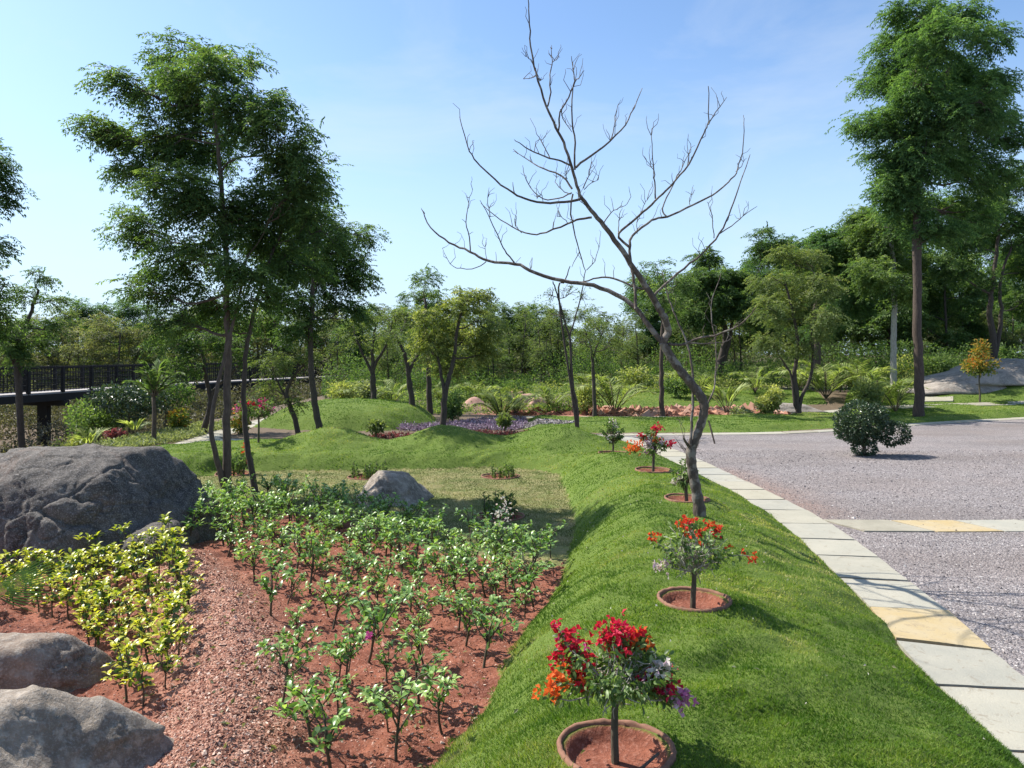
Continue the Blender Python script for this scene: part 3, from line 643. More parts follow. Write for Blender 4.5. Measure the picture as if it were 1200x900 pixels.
def pxline(base, pts, d):
    return [np.zeros(3)] + [Wd(p[0], p[1], d + (p[2] if len(p) > 2 else 0)) - base for p in pts]

g = random.Random(3)
# the tall dark tree on the left: two stems from one foot
base = G(266, 582); d = base[1]
tree_from('dark_feathery_tree', base, [pxline(base, [(266, 520), (267, 450), (266, 380), (266, 320), (262, 250), (255, 170), (250, 110)], d),
     pxline(base, [(256, 545, -.1), (248, 505, -.2), (253, 460, -.2), (268, 400, -.1), (290, 300, 0)], d)],
     pxclumps(base, d, [(250, 85, 55, 32), (195, 100, 45, 34), (128, 92, 26, 17), (108, 150, 24, 17), (165, 160, 50, 28), (300, 120, 45, 36), (335, 160, 42, 40), (240, 165, 55, 45), (365, 200, 28, 38), (205, 225, 55, 32),
       (160, 262, 32, 24), (262, 245, 55, 38), (320, 245, 45, 36), (225, 300, 50, 28), (180, 335, 38, 22), (285, 310, 40, 32), (150, 200, 30, 18), (215, 60, 40, 16), (205, 380, 30, 16), (250, 350, 30, 20)], 1550, .9, g=g),
     DKLEAF, BARK, (5, .24, .075, .024, .4), 'tall dark feathery tree with twin stems at the left edge of the planting bed', tr=.066, seed=2, sub=13)
base = G(299, 577); d = base[1]
tree_from('slender_leaning_tree', base, [pxline(base, [(293, 540), (287, 500), (286, 450), (290, 400), (302, 350), (318, 300), (335, 260)], d)],
     pxclumps(base, d, [(345, 235, 40, 34), (375, 270, 28, 24), (320, 290, 38, 28), (345, 310, 36, 22), (295, 345, 30, 22), (330, 190, 30, 24), (270, 375, 24, 16)], 1350, .7, g=g),
     DKLEAF, BARKD, (5, .24, .075, .024, .4), 'slender leaning dark tree just right of the twin stemmed tree', tr=.05, seed=4, sub=10)
base = np.array([*G(375, 512, 17)]); base = at(377, 17.8); d = base[1]
tree_from('round_crowned_tree', base, [pxline(base, [(370, 480), (365, 440), (364, 400), (366, 350), (368, 300), (372, 260)], d)],
     pxclumps(base, d, [(372, 262, 40, 30), (408, 285, 34, 26), (335, 300, 38, 26), (375, 325, 46, 32), (425, 320, 20, 24), (335, 350, 34, 24), (405, 360, 30, 22), (350, 385, 30, 18), (430, 275, 16, 14), (312, 375, 22, 16)], 900, 1.2, g=g),
     DKLEAF, BARKD, (5, .28, .09, .032, .4), 'dark broad crowned tree behind the left mound of the rear ridge', tr=.085, seed=6, sub=10)
base = at(237, 20.5); d = base[1]
tree_from('crooked_tree', base, [pxline(base, [(243, 490), (247, 470), (242, 445), (238, 420), (232, 400)], d), pxline(base, [(246, 480), (252, 455), (270, 440), (285, 420)], d)],
     pxclumps(base, d, [(230, 395, 30, 18), (200, 400, 24, 14), (265, 405, 26, 16), (240, 370, 30, 16), (215, 425, 22, 14)], 650, 1, g=g),
     DKLEAF, BARKD, (4, .28, .1, .035, .4), 'short crooked tree in front of the footbridge left of the twin stems', tr=.09, seed=8, sub=8)
base = at(353, 18.6); d = base[1]
tree_from('thin_multistem_tree', base, [pxline(base, [(343, 485), (336, 462), (345, 440), (360, 425)], d), pxline(base, [(348, 500), (336, 470), (322, 440)], d)],
     pxclumps(base, d, [(318, 425, 26, 18), (345, 415, 24, 16), (320, 455, 22, 14), (340, 470, 16, 10)], 500, .8, g=g),
     OLLEAF, BARKD, (4, .25, .09, .03, .4), 'thin low tree with angled stems left of the dark broad crowned tree', tr=.07, seed=9, sub=7)
base = at(519, 18.6); d = base[1]
tree_from('yellow_green_tree', base, [pxline(base, [(520, 480), (522, 460), (527, 440), (533, 415), (536, 385), (545, 350)], d), pxline(base, [(521, 465), (515, 430), (508, 400)], d)],
     pxclumps(base, d, [(540, 355, 36, 22), (510, 370, 26, 22), (575, 375, 22, 24), (545, 395, 36, 22), (505, 405, 26, 18), (572, 410, 24, 20), (530, 425, 30, 14), (497, 385, 14, 16), (555, 340, 20, 12)], 620, .9, g=g),
     YGLEAF, BARKD, (4, .22, .1, .035, .35), 'yellow green leafy tree behind the middle mound of the rear ridge', tr=.085, seed=11, sub=9)
base = at(503, 27); d = base[1]
tree_from('feathery_tree', base, [pxline(base, [(503, 450), (500, 400), (498, 350)], d)],
     pxclumps(base, d, [(497, 325, 18, 14), (485, 345, 16, 12), (505, 350, 20, 14), (480, 375, 16, 14)], 420, .9, g=g), DKLEAF, BARKD, (5, .3, .1, .035, .4),
     'blue green treetop rising directly behind the yellow green tree', tr=.12, seed=12, sub=7)
base = at(438, 25.6); d = base[1]
tree_from('wiry_tree', base, [pxline(base, [(438, 455), (437, 430), (436, 410), (440, 385)], d), pxline(base, [(437, 440), (425, 415), (415, 390)], d), pxline(base, [(437, 435), (452, 405), (460, 375)], d)],
     pxclumps(base, d, [(440, 375, 24, 16), (415, 385, 20, 14), (462, 370, 20, 16), (455, 400, 20, 12), (425, 400, 22, 10)], 300, 1, g=g), OLLEAF, BARKD, (4, .3, .1, .035, .4),
     'wiry dark stemmed tree standing on the large far mound', tr=.1, seed=14, sub=9)
base = at(483, 24.5); d = base[1]
tree_from('wiry_tree', base, [pxline(base, [(481, 455), (478, 430), (470, 405), (460, 390)], d), pxline(base, [(479, 440), (490, 415), (496, 390)], d)],
     pxclumps(base, d, [(462, 390, 22, 14), (492, 400, 22, 16), (478, 370, 20, 14)], 300, 1, g=g), OLLEAF, BARKD, (4, .3, .1, .035, .4),
     'forking dark stemmed tree at the right end of the large far mound', tr=.1, seed=15, sub=9)
base = at(677, 20.4); d = base[1]
t = tree_from('bare_sapling', base, [pxline(base, [(676, 475), (670, 450), (669, 420), (668, 400), (660, 370), (653, 345), (648, 330)], d), pxline(base, [(668, 405), (672, 380), (680, 350), (686, 318)], d), pxline(base, [(655, 350), (662, 330), (668, 312)], d)],
     pxclumps(base, d, [(655, 365, 14, 12), (668, 340, 14, 10), (684, 345, 12, 14), (645, 345, 12, 10)], 45, .6, g=g), OLLEAF, BARKD, (3, .2, .07, .025, .4),
     'thin nearly leafless tree behind the mound at the bend of the ridge', tr=.045, seed=16, sub=12)
base = at(697, 25.2); d = base[1]
tree_from('slim_tree', base, [pxline(base, [(696, 450), (695, 430), (692, 405), (684, 385)], d), pxline(base, [(695, 425), (702, 400), (712, 375)], d)],
     pxclumps(base, d, [(700, 385, 24, 16), (684, 400, 18, 14), (715, 405, 20, 16), (705, 365, 20, 14)], 260, 1, g=g), OLLEAF, BARKD, (4, .3, .1, .035, .4),
     'slim tree beside the far stone path right of the nearly leafless tree', tr=.07, seed=17, sub=8)
base = at(776, 26.2); d = base[1]
tree_from('slim_tree', base, [pxline(base, [(775, 450), (775, 420), (776, 390), (778, 340)], d)],
     pxclumps(base, d, [(778, 345, 28, 18), (760, 330, 24, 14), (795, 330, 26, 16), (800, 360, 20, 14), (770, 310, 18, 10)], 330, 1, g=g), MDLEAF, BARKR, (5, .3, .1, .035, .4),
     'straight slim trunked tree on the red bank just left of the bare tree fork', tr=.09, seed=18, sub=8, taper=.5)
base = at(936, 25.8); d = base[1]
tree_from('forked_olive_tree', base, [pxline(base, [(933, 460), (931, 435), (935, 405), (930, 370), (920, 330)], d), pxline(base, [(940, 465), (950, 440), (953, 410), (950, 370), (955, 320)], d), pxline(base, [(931, 470), (927, 440), (915, 420)], d)],
     pxclumps(base, d, [(925, 300, 30, 18), (955, 305, 28, 18), (905, 325, 26, 20), (940, 335, 36, 22), (970, 335, 24, 24), (900, 360, 24, 18), (930, 370, 36, 20), (968, 370, 22, 18), (910, 400, 26, 16), (950, 400, 26, 14)], 620, 1.3, g=g),
     OLLEAF, BARKD, (5, .3, .09, .032, .55), 'olive green tree with three crooked stems on the lawn left of the tall tree', tr=.095, seed=19, sub=9)
base = at(1077, 25.0); d = base[1]
tree_from('tall_tree', base, [pxline(base, [(1076, 440), (1075, 380), (1075, 300), (1073, 220), (1071, 150), (1075, 80), (1080, 20)], d), pxline(base, [(1074, 240), (1085, 190), (1100, 130), (1115, 70)], d)],
     pxclumps(base, d, [(1075, 15, 40, 22), (1135, 10, 30, 16), (1110, 45, 50, 26), (1055, 60, 42, 24), (1165, 45, 26, 16), (1040, 95, 48, 22), (1110, 95, 55, 28), (1165, 100, 28, 20), (1020, 145, 36, 18), (1075, 140, 50, 28),
       (1140, 145, 45, 28), (1035, 185, 30, 24), (1090, 195, 50, 30), (1160, 195, 40, 30), (1120, 245, 50, 26), (1060, 240, 28, 20), (1040, 215, 26, 18), (1190, 150, 26, 24), (1080, 100, 40, 34), (1085, 180, 40, 30), (1078, 50, 36, 28), (1065, 225, 36, 26), (1095, 265, 40, 22), (1150, 120, 40, 30)], 620, 2, g=g),
     RTLEAF, BARKR, (5, .36, .125, .042, .45), 'very tall tree with a thick reddish trunk behind the round topiary shrub', tr=.165, seed=21, sub=16, taper=.4)
base = at(1165, 34); d = base[1]
tree_from('forked_trunk_tree', base, [pxline(base, [(1164, 400), (1160, 360), (1166, 320), (1170, 270)], d), pxline(base, [(1166, 420), (1173, 370), (1172, 330), (1185, 290)], d)],
     pxclumps(base, d, [(1150, 240, 36, 26), (1190, 220, 34, 28), (1130, 275, 34, 22), (1180, 270, 40, 22), (1215, 250, 30, 30), (1120, 310, 26, 18), (1205, 310, 30, 22), (1150, 320, 20, 12), (1200, 350, 24, 16)], 330, 2, g=g),
     DKLEAF, BARKD, (5, .42, .15, .05, .45), 'dark tree with a forked trunk behind the pale rock slab at the right edge', tr=.17, seed=22, sub=10)
base = at(1048, 34); d = base[1]
tree_from('pale_trunked_tree', base, [pxline(base, [(1047, 440), (1047, 400), (1048, 360), (1046, 300), (1042, 270)], d)],
     pxclumps(base, d, [(1040, 265, 36, 22), (1015, 285, 34, 22), (1060, 300, 34, 24), (1025, 320, 34, 22), (1060, 335, 26, 18), (1000, 310, 26, 20), (1010, 255, 26, 16)], 460, 1.6, g=g),
     MDLEAF, BARKP, (5, .42, .15, .05, .45), 'tree with a whitish trunk behind the palms left of the tall tree', tr=.15, seed=23, sub=10, taper=.6)
base = at(957, 36); d = base[1]
tree_from('grey_trunked_tree', base, [pxline(base, [(957, 430), (957, 380), (960, 330), (965, 290)], d)],
     pxclumps(base, d, [(965, 285, 30, 20), (990, 280, 26, 20), (980, 315, 34, 22), (1000, 350, 30, 22), (975, 370, 28, 16)], 420, 1.6, g=g),
     RTLEAF, BARK, (5, .42, .15, .05, .45), 'thick grey trunked tree just behind the three stemmed olive tree', tr=.22, seed=24, sub=9, taper=.6)
base = at(838, 38); d = base[1]
tree_from('spreading_tree', base, [pxline(base, [(845, 420), (850, 390), (840, 350), (835, 330)], d), pxline(base, [(852, 410), (858, 380), (866, 350)], d)],
     pxclumps(base, d, [(840, 320, 34, 16), (815, 335, 28, 18), (865, 335, 30, 20), (850, 355, 36, 20), (825, 365, 30, 16), (835, 300, 24, 10), (880, 365, 24, 20), (895, 275, 12, 10), (905, 290, 20, 14)], 420, 1.6, g=g),
     DKLEAF, BARKD, (5, .45, .16, .055, .4), 'spreading dark tree in the distance seen through the bare tree right branches', tr=.18, seed=26, sub=9)
base = np.array([-8.9, 12.2, Hs(-8.9, 12.2)]); d = 12.2
tree_from('edge_tree', base, [pxline(base, [(-55, 450), (-55, 360), (-50, 280), (-45, 200)], d)],
     pxclumps(base, d, [(-20, 185, 34, 26), (-8, 225, 30, 20), (-45, 160, 30, 24), (-60, 230, 36, 28), (-25, 290, 32, 22), (-10, 340, 26, 18), (-8, 375, 30, 22), (-60, 340, 34, 26)], 1300, .6, g=g),
     DKLEAF, BARK, (5, .24, .075, .024, .45), 'feathery tree whose drooping tips hang in at the left edge of the view', tr=.1, seed=27, sub=10)
base = at(28, 24); d = base[1]
tree_from('open_crowned_tree', base, [pxline(base, [(20, 430), (22, 400), (35, 370), (45, 340)], d), pxline(base, [(20, 410), (10, 385), (5, 370)], d)],
     pxclumps(base, d, [(48, 322, 16, 9), (30, 345, 20, 9), (62, 350, 18, 8), (15, 380, 26, 18), (30, 395, 26, 16), (60, 380, 18, 10), (10, 415, 22, 18)], 520, 1, g=g),
     DKLEAF, BARKD, (5, .32, .11, .038, .45), 'open crowned tree above the left end of the footbridge railing', tr=.11, seed=28, sub=8)

# ---------- the far treeline: six kinds, each copied
def proto_tree(name, h, cw, th, leaf, bark, spec, dens, seed, label, group, nb=10, stems=1, sub=7):
    gg = random.Random(seed); tr = [[(0, 0, 0), (gg.uniform(-.2, .2), 0, th * .5), (gg.uniform(-.3, .3), gg.uniform(-.2, .2), th), (gg.uniform(-.4, .4), 0, h * .8)]]
    for s in range(stems - 1): a = gg.uniform(0, 6.28); tr.append([(0, 0, 0), (math.cos(a) * .4, math.sin(a) * .4, th * .6), (math.cos(a) * cw * .5, math.sin(a) * cw * .4, h * .65)])
    cl = []
    for i in range(nb):
        a = gg.uniform(0, 6.28) ; q = math.sqrt(gg.random()) * .8; z = th + (h - th) * ((i + gg.random()) / nb * .88 + .04); ww = math.sin(math.pi * (.15 + .8 * (z - th) / (h - th))) ** .6
        s = gg.uniform(.26, .42) * cw; cl.append(((math.cos(a) * q * cw * ww * .9, math.sin(a) * q * cw * ww * .9, z), s, s, s * .62, int(dens * s * s)))
    return tree_from(name, (0, 0, 0), tr, cl, leaf, bark, spec, label, 'tree', group, tr=.1, seed=seed, sub=sub)
FG = 'trees in the far treeline'
protos = [
    proto_tree('feathery_tree', 7.5, 2.6, 1.9, RTLEAF, BARKD, (4, .5, .17, .06, .45), 180, 41, '', FG, 13),
    proto_tree('leafy_tree', 6.5, 2.7, 1.2, MDLEAF, BARKD, (3, .4, .17, .065, .35), 180, 42, '', FG, 13),
    proto_tree('scrubby_tree', 5.5, 2.8, .7, DRLEAF, BARK, (3, .35, .14, .05, .3), 160, 43, '', FG, 13, 3, 10),
    proto_tree('scrubby_tree', 6.0, 2.6, .7, OLLEAF, BARK, (3, .35, .15, .05, .3), 160, 44, '', FG, 12, 3, 9),
    proto_tree('tall_feathery_tree', 9.5, 2.8, 2.4, RTLEAF, BARKD, (4, .5, .17, .06, .5), 180, 45, '', FG, 15),
    proto_tree('spindly_tree', 6.8, 2.2, 1.6, OLLEAF, BARKD, (3, .4, .16, .055, .4), 90, 46, '', FG, 10, 2, 10)]
used = [False] * 6
def place(k, px, d, s, label):
    p = at(px, d); rz = g.uniform(0, 6.28)
    if not used[k]:
        used[k] = True; o = protos[k]; o.location = tuple(map(float, p)); o.rotation_euler.z = rz; o.scale = (s,) * 3; o['label'] = label
    else: copy_tree(protos[k], p, rz, s, label)
def top_s(k, py, d, px):       # scale so that the top reaches a row of the picture
    hh = (7.5, 6.5, 5.5, 6.0, 9.5, 6.8)[k]; return ((HY - py) / F * d + CAMZ - at(px, d)[2]) / hh * .97
L_ = {'l': 'scrubby pale olive tree in the thicket behind the footbridge', 'l2': 'dusty brownish scrub tree in the thicket behind the footbridge', 'm': 'grey green tree in the distant row behind the purple ground cover',
      'm2': 'leafy green tree in the distant row behind the purple ground cover', 'r': 'dark feathery tree in the dense grove behind the right lawn', 'r2': 'mid green tree in the dense grove behind the right lawn',
      'r3': 'tall blue green tree in the dense grove behind the right lawn', 's': 'spindly thin crowned tree in the distant row behind the stone path', 'f': 'dark feathery tree overtopping the thicket behind the footbridge'}
# rows of trees, front to back
for px, py, d, k, lb in [(-60, 345, 52, 2, 'l2'), (10, 370, 55, 3, 'l'), (55, 362, 50, 2, 'l2'), (95, 352, 54, 3, 'l'), (110, 345, 60, 0, 'f'), (140, 362, 50, 2, 'l2'), (165, 345, 58, 0, 'f'), (185, 362, 54, 3, 'l'), (225, 355, 60, 2, 'l2'), (260, 350, 62, 3, 'l'),
      (300, 350, 62, 2, 'l2'), (335, 352, 66, 3, 'l'), (400, 350, 68, 2, 'l2'), (425, 352, 48, 0, 'f'), (455, 352, 54, 3, 'm'), (475, 350, 60, 1, 'm2'), (505, 345, 46, 0, 'm2'), (560, 350, 44, 3, 'm'), (595, 346, 46, 1, 'm2'),
      (622, 350, 50, 3, 'm'), (640, 350, 48, 1, 'm2'), (662, 375, 44, 5, 's'), (690, 375, 46, 3, 'm'), (712, 385, 46, 5, 's'), (735, 378, 50, 3, 'm'), (755, 362, 46, 5, 's'), (765, 312, 46, 0, 'r'), (790, 335, 50, 1, 'r2'),
      (812, 318, 52, 0, 'r'), (845, 300, 52, 1, 'r2'), (880, 300, 50, 4, 'r3'), (903, 262, 52, 4, 'r3'), (925, 280, 56, 1, 'r2'), (960, 275, 50, 4, 'r3'), (985, 255, 46, 0, 'r'), (1010, 238, 50, 4, 'r3'), (1035, 245, 44, 1, 'r2'), (1065, 250, 50, 4, 'r3'),
      (1100, 275, 44, 1, 'r2'), (1125, 290, 50, 0, 'r'), (1150, 240, 54, 4, 'r3'), (1185, 345, 44, 3, 'r2'), (1215, 255, 46, 4, 'r3'), (1260, 250, 44, 4, 'r3'), (1310, 260, 42, 1, 'r2'), (-110, 330, 48, 0, 'f'), (-160, 320, 44, 1, 'f'), (820, 372, 60, 2, 'r2'), (930, 350, 60, 3, 'r2'), (1090, 350, 60, 3, 'r2'), (540, 372, 62, 2, 'm'), (600, 378, 64, 2, 'm'), (660, 392, 64, 2, 'm'), (720, 392, 64, 2, 'm'), (780, 375, 64, 2, 'm'), (1150, 370, 62, 2, 'r2')]:
    place(k, px, d, top_s(k, py, d, px), L_[lb])
g4 = random.Random(77)
for px, py, d in ((548, 352, 42), (578, 360, 40), (612, 356, 43), (634, 366, 39), (655, 352, 44), (706, 372, 40), (728, 366, 43), (748, 358, 39), (805, 345, 42), (868, 330, 41), (395, 368, 44), (455, 372, 40)):
    place(5, px, d, top_s(5, py, d, px), L_['s'])
for i in range(44):
    px = -80 + i * 31 + g4.uniform(-10, 10); left = px < 420
    py = (365 if left else 368 if px < 780 else 325) + g4.uniform(-12, 14); d = g4.uniform(66, 84); k = g4.choice((2, 3) if left else (3, 1, 3) if px < 780 else (1, 0, 3))
    place(k, px, d, top_s(k, py, d, px), L_['l2' if left and k == 2 else 'l' if left else 'm' if px < 780 else 'r2'])
# ---------- undergrowth (uncountable leaf mass under the treeline)
def mass(name, n, yr, ur, hfun, leaf, size, label, cat='undergrowth', ok=None):
    y = rng.uniform(*yr, n); x = rng.uniform(*ur, n) * y; z0 = H(x, y, False); hh = hfun(x, y)
    k = hh > .02
    if ok is not None: k &= ok(x, y)
    x, y, z0, hh = x[k], y[k], z0[k], hh[k]; m = len(x)
    lv = Leaves(); z = z0 + hh * rng.random(m) ** .7; d = rdir(m, .3)
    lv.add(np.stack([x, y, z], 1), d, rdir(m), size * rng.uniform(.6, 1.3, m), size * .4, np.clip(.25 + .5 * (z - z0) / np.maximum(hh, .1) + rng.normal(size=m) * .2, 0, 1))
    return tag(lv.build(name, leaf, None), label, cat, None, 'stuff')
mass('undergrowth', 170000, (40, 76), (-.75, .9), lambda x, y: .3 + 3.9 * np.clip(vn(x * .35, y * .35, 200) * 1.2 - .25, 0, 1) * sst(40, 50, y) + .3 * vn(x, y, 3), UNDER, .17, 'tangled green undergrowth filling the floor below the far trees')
mass('dry_undergrowth', 60000, (22, 56), (-.85, -.25), lambda x, y: 2.4 * np.clip(vn(x * .5, y * .5, 210) * 1.5 - .45, 0, 1), SCRUB, .16, 'dry brownish scrub growing below and behind the footbridge', ok=lambda x, y: (x < -10.5) | (y > 35))
mass('dark_undergrowth', 80000, (36, 46), (-.25, .9), lambda x, y: 2.2 * np.clip(vn(x * .5, y * .5, 220) * 1.5 - .2, 0, 1), DKLEAF, .15, 'dark low shrubbery along the back of the lawns')
mass('mixed_low_planting', 26000, (27, 38), (-.24, .1), lambda x, y: .75 * np.clip(vn(x * .9, y * .9, 260) * 1.8 - .6, 0, 1), MDLEAF, .12, 'low green planting around the reddish rocks in the middle distance', ok=lambda x, y: (np.abs(y - 32.6) > .8) & (look(SD['l5'], x, y) < 0) & (x < 3))
mass('sunny_low_planting', 9000, (27, 36), (-.24, .5), lambda x, y: .6 * np.clip(vn(x * .9, y * .9, 280) * 1.8 - .8, 0, 1), YGLEAF, .12, 'yellow green low planting among the palms', ok=lambda x, y: (np.abs(y - 32.6) > .8) & (look(SD['l5'], x, y) < 0) & ((x < 3) | (y > 33)))
mass('yellowish_undergrowth', 16000, (34, 40), (-.1, .75), lambda x, y: 1.0 * np.clip(vn(x * .7, y * .7, 230) * 1.6 - .7, 0, 1), YGLEAF, .13, 'patches of yellow green bushes behind the palms', ok=lambda x, y: ~((x > 12) & (x < 17)))

# ------------------------------------------------------------------ the bare tree, traced limb by limb
def bare_tree():
    base = G(820, 605); d0 = base[1]
    root = empty('bare_tree', base, 'leafless tree with a crooked pale brown trunk on the mound beside the stone path', 'tree')
    Z = lambda x, y: (480 + x / 2.812, y / 2.812)
    T = Tubes(); gg = random.Random(4)
    wid = lambda w_: w_ / F * d0 / 2 * (.8 if w_ < 9 else 1)
    def limb(pts, w0, w1, dz0, dz1, k=7, sm=4, first=False):
        n = len(pts); P = [Wd(p[0], p[1], d0 + dz0 + (dz1 - dz0) * (i / (n - 1)) ** 1.2) - base for i, p in enumerate(pts)]
        if first: P[0] = np.array([0, 0, -.1])
        P = np.array(smooth(P, sm)); r = np.linspace(1, 0, len(P)) ** .8 * (wid(w0) - wid(w1)) + wid(w1)
        P[1:-1] += rng.normal(size=(len(P) - 2, 3)) * np.maximum(r[1:-1, None] * .14, .0035)
        T.add(P, r, k)
    trunk = Tubes()
    def tl(pts, ws, dz):
        P = np.array(smooth([np.append(Wd(p[0], p[1], d0 + q) - base, wv) for p, q, wv in zip(pts, dz, ws)], 6)); P[0, 2] -= .06
        r = np.array([wid(v) for v in P[:, 3]]); r = r * (1 + .08 * np.sin(np.arange(len(r)) * 1.9)); trunk.add(P[:, :3], r, 12)
    tl([(820, 598), (816, 575), (811, 548), (810, 528), (817, 508), (824, 488), (824, 470), (812, 452), (798, 435), (786, 418), (777, 402)], [15, 12.5, 12, 12, 11, 10.5, 11, 10.5, 10, 10, 9.5], [0, 0, 0, 0, 0, 0, 0, 0, 0, 0, 0])
    trunk.build('trunk', BARKX, root)
    # main leaders
    limb([(777, 402), (783, 386), (776, 368), (770, 357), (757, 335), (743, 316), (725, 287), (708, 265), (693, 247), (679, 228)], 9, 4.6, 0, -.3, 9)
    limb([(679, 228), (672, 203), (663, 174), (652, 149), (640, 123), (628, 85), (622, 53), (620, 20), (619, -8)], 4.6, 1.0, -.3, -.7)
    limb([(777, 402), (758, 379), (746, 362), (727, 348), (696, 334), (668, 331), (628, 320), (604, 309), (572, 306), (551, 295), (526, 284), (505, 267), (494, 245)], 8, 1.3, 0, .9, 8)
    limb([(745, 362), (744, 340), (741, 318), (738, 288), (741, 277), (764, 258), (782, 254), (811, 240), (836, 228), (857, 210), (864, 199), (871, 171), (872, 139)], 4.8, 1.0, 0, .6)
    limb([(738, 290), (725, 274), (748, 254), (768, 235), (786, 217), (807, 192), (825, 156), (830, 142), (830, 101)], 4, 1.0, .1, -.7)
    limb([(782, 254), (776, 244), (788, 218), (800, 195), (808, 178)], 2.5, .9, .2, .5)
    limb([(758, 338), (745, 337), (719, 326), (701, 326), (680, 331)], 3.5, 2, 0, .3)
    limb([(770, 356), (765, 348), (795, 320), (821, 299), (843, 274), (857, 245), (868, 213), (879, 181)], 4.2, 1, 0, .3)
    limb([(781, 403), (798, 404), (821, 396), (843, 391), (872, 377), (886, 360)], 4.2, 1.2, 0, -.6)
    limb([(800, 402), (830, 403), (850, 400), (857, 396)], 2, .8, -.1, .3)
    limb([(809, 522), (811, 490), (812, 442), (806, 405), (792, 371), (782, 345), (776, 318)], 4.5, 1, -.06, .4)
    limb([(811, 527), (805, 520), (801, 513)], 5, 3, 0, -.1, 7, 2)
    limb([(821, 492), (831, 470), (838, 445), (838, 400), (833, 360), (845, 320)], 3, .9, .05, .5)
    # side branches (coordinates of the enlargement)
    def zb(pts, w0, w1, a, b_): limb([Z(*p) for p in pts], w0, w1, a, b_, 5, 3)
    zb([(415, 250), (400, 256), (375, 260)], 1.5, .7, -.6, -.5); zb([(418, 245), (430, 268), (434, 255)], 1.3, .7, -.6, -.6)
    zb([(408, 215), (398, 195), (384, 186)], 1.4, .7, -.6, -.7)
    zb([(455, 350), (465, 300), (462, 245), (470, 200), (465, 155)], 2.4, .8, -.5, -.3); zb([(470, 205), (482, 195), (494, 184)], 1.3, .6, -.3, -.3); zb([(468, 190), (458, 175)], 1, .6, -.3, -.3)
    zb([(490, 432), (497, 370), (525, 320), (545, 270), (560, 255), (575, 233)], 2.6, .8, -.4, -.7); zb([(545, 268), (541, 230), (533, 185)], 1.8, .7, -.6, -.7)
    zb([(497, 360), (505, 390), (535, 435)], 1.6, .8, -.45, -.4)
    zb([(545, 560), (545, 470), (535, 400), (537, 300), (545, 262)], 3, 1, -.35, -.7)
    zb([(548, 552), (600, 510), (660, 465), (710, 410), (740, 355), (767, 290)], 3.6, .9, -.35, .3); zb([(663, 460), (672, 420), (680, 370)], 1.9, .7, 0, .1); zb([(735, 362), (742, 345)], 1.2, .6, .2, .2)
    zb([(532, 545), (500, 530), (460, 520), (410, 500), (370, 478), (345, 460)], 3, .8, -.35, -.9); zb([(462, 520), (445, 485), (427, 452)], 1.8, .7, -.6, -.5)
    zb([(535, 622), (500, 580), (440, 555), (400, 535), (342, 492)], 3, .9, -.3, .2); zb([(405, 537), (395, 515)], 1.2, .6, .1, .1); zb([(520, 600), (515, 575), (525, 545)], 1.4, .7, -.3, -.3)
    zb([(565, 655), (510, 665), (440, 668), (380, 655), (340, 635), (280, 590), (215, 525), (190, 480), (165, 385)], 4, .9, -.3, -1.1); zb([(345, 635), (340, 600)], 1.5, .7, -.7, -.7)
    zb([(535, 635), (490, 655), (440, 655), (400, 620), (380, 580), (372, 545)], 2.2, .7, -.3, .1); zb([(440, 665), (435, 640), (420, 655)], 1, .6, -.4, -.4)
    zb([(600, 716), (560, 722), (520, 737), (450, 765), (400, 772), (340, 750), (280, 710), (235, 670)], 3.6, .9, -.2, .4); zb([(370, 768), (350, 745), (345, 725)], 1.2, .6, .2, .2); zb([(520, 735), (500, 715), (487, 714)], 1.3, .6, 0, 0)
    zb([(538, 640), (530, 690), (540, 750), (560, 830), (580, 893)], 2.6, 1.2, -.3, .3); zb([(560, 830), (535, 880)], 1.4, .8, .1, .2); zb([(583, 890), (610, 860), (627, 805)], 1.5, .7, .3, .4)
    zb([(640, 735), (665, 700), (690, 685), (715, 673)], 1.8, .7, -.15, -.3); zb([(688, 765), (690, 730), (693, 700)], 1.6, .7, 0, 0); zb([(572, 620), (590, 575), (600, 530)], 1.8, .7, -.3, -.2); zb([(575, 625), (600, 603), (622, 592)], 1.4, .6, -.3, -.3)
    zb([(600, 690), (570, 670), (556, 660)], 1.4, .7, -.25, -.25); zb([(530, 640), (500, 625), (480, 600), (492, 580)], 1.5, .7, -.3, -.1); zb([(520, 590), (505, 570)], 1, .5, -.3, -.3)
    zb([(810, 655), (808, 600), (805, 560), (800, 500), (797, 425)], 2.4, .8, -.2, -.4); zb([(805, 562), (793, 545), (781, 530)], 1.3, .6, -.3, -.3); zb([(757, 715), (770, 680), (782, 660)], 1.2, .6, 0, 0)
    zb([(985, 410), (1010, 370), (1045, 320)], 1.9, .7, -.6, -.5); zb([(915, 548), (918, 515), (927, 500)], 1.2, .6, -.4, -.4); zb([(868, 600), (865, 570)], 1.1, .6, -.3, -.3)
    zb([(750, 770), (748, 745), (752, 715)], 1.3, .6, .1, .1); zb([(925, 678), (922, 655), (930, 640)], 1.2, .6, .35, .35); zb([(1075, 565), (1092, 548), (1102, 530)], 1.5, .7, .5, .5)
    zb([(1018, 772), (1060, 745), (1100, 712), (1145, 680)], 2, .7, .15, .3); zb([(1003, 785), (998, 730), (990, 690), (980, 665)], 1.6, .7, .1, .1)
    zb([(200, 832), (197, 780), (185, 730), (195, 670), (208, 625)], 2.2, .7, .6, .3); zb([(195, 772), (210, 765)], 1, .5, .5, .5); zb([(187, 735), (172, 722)], 1, .5, .4, .4)
    zb([(345, 865), (320, 835), (300, 800), (265, 715), (232, 660)], 2.6, .8, .5, .1); zb([(265, 715), (258, 670), (262, 618)], 1.5, .6, .25, .2); zb([(310, 820), (345, 870)], 1.4, .8, .4, .5)
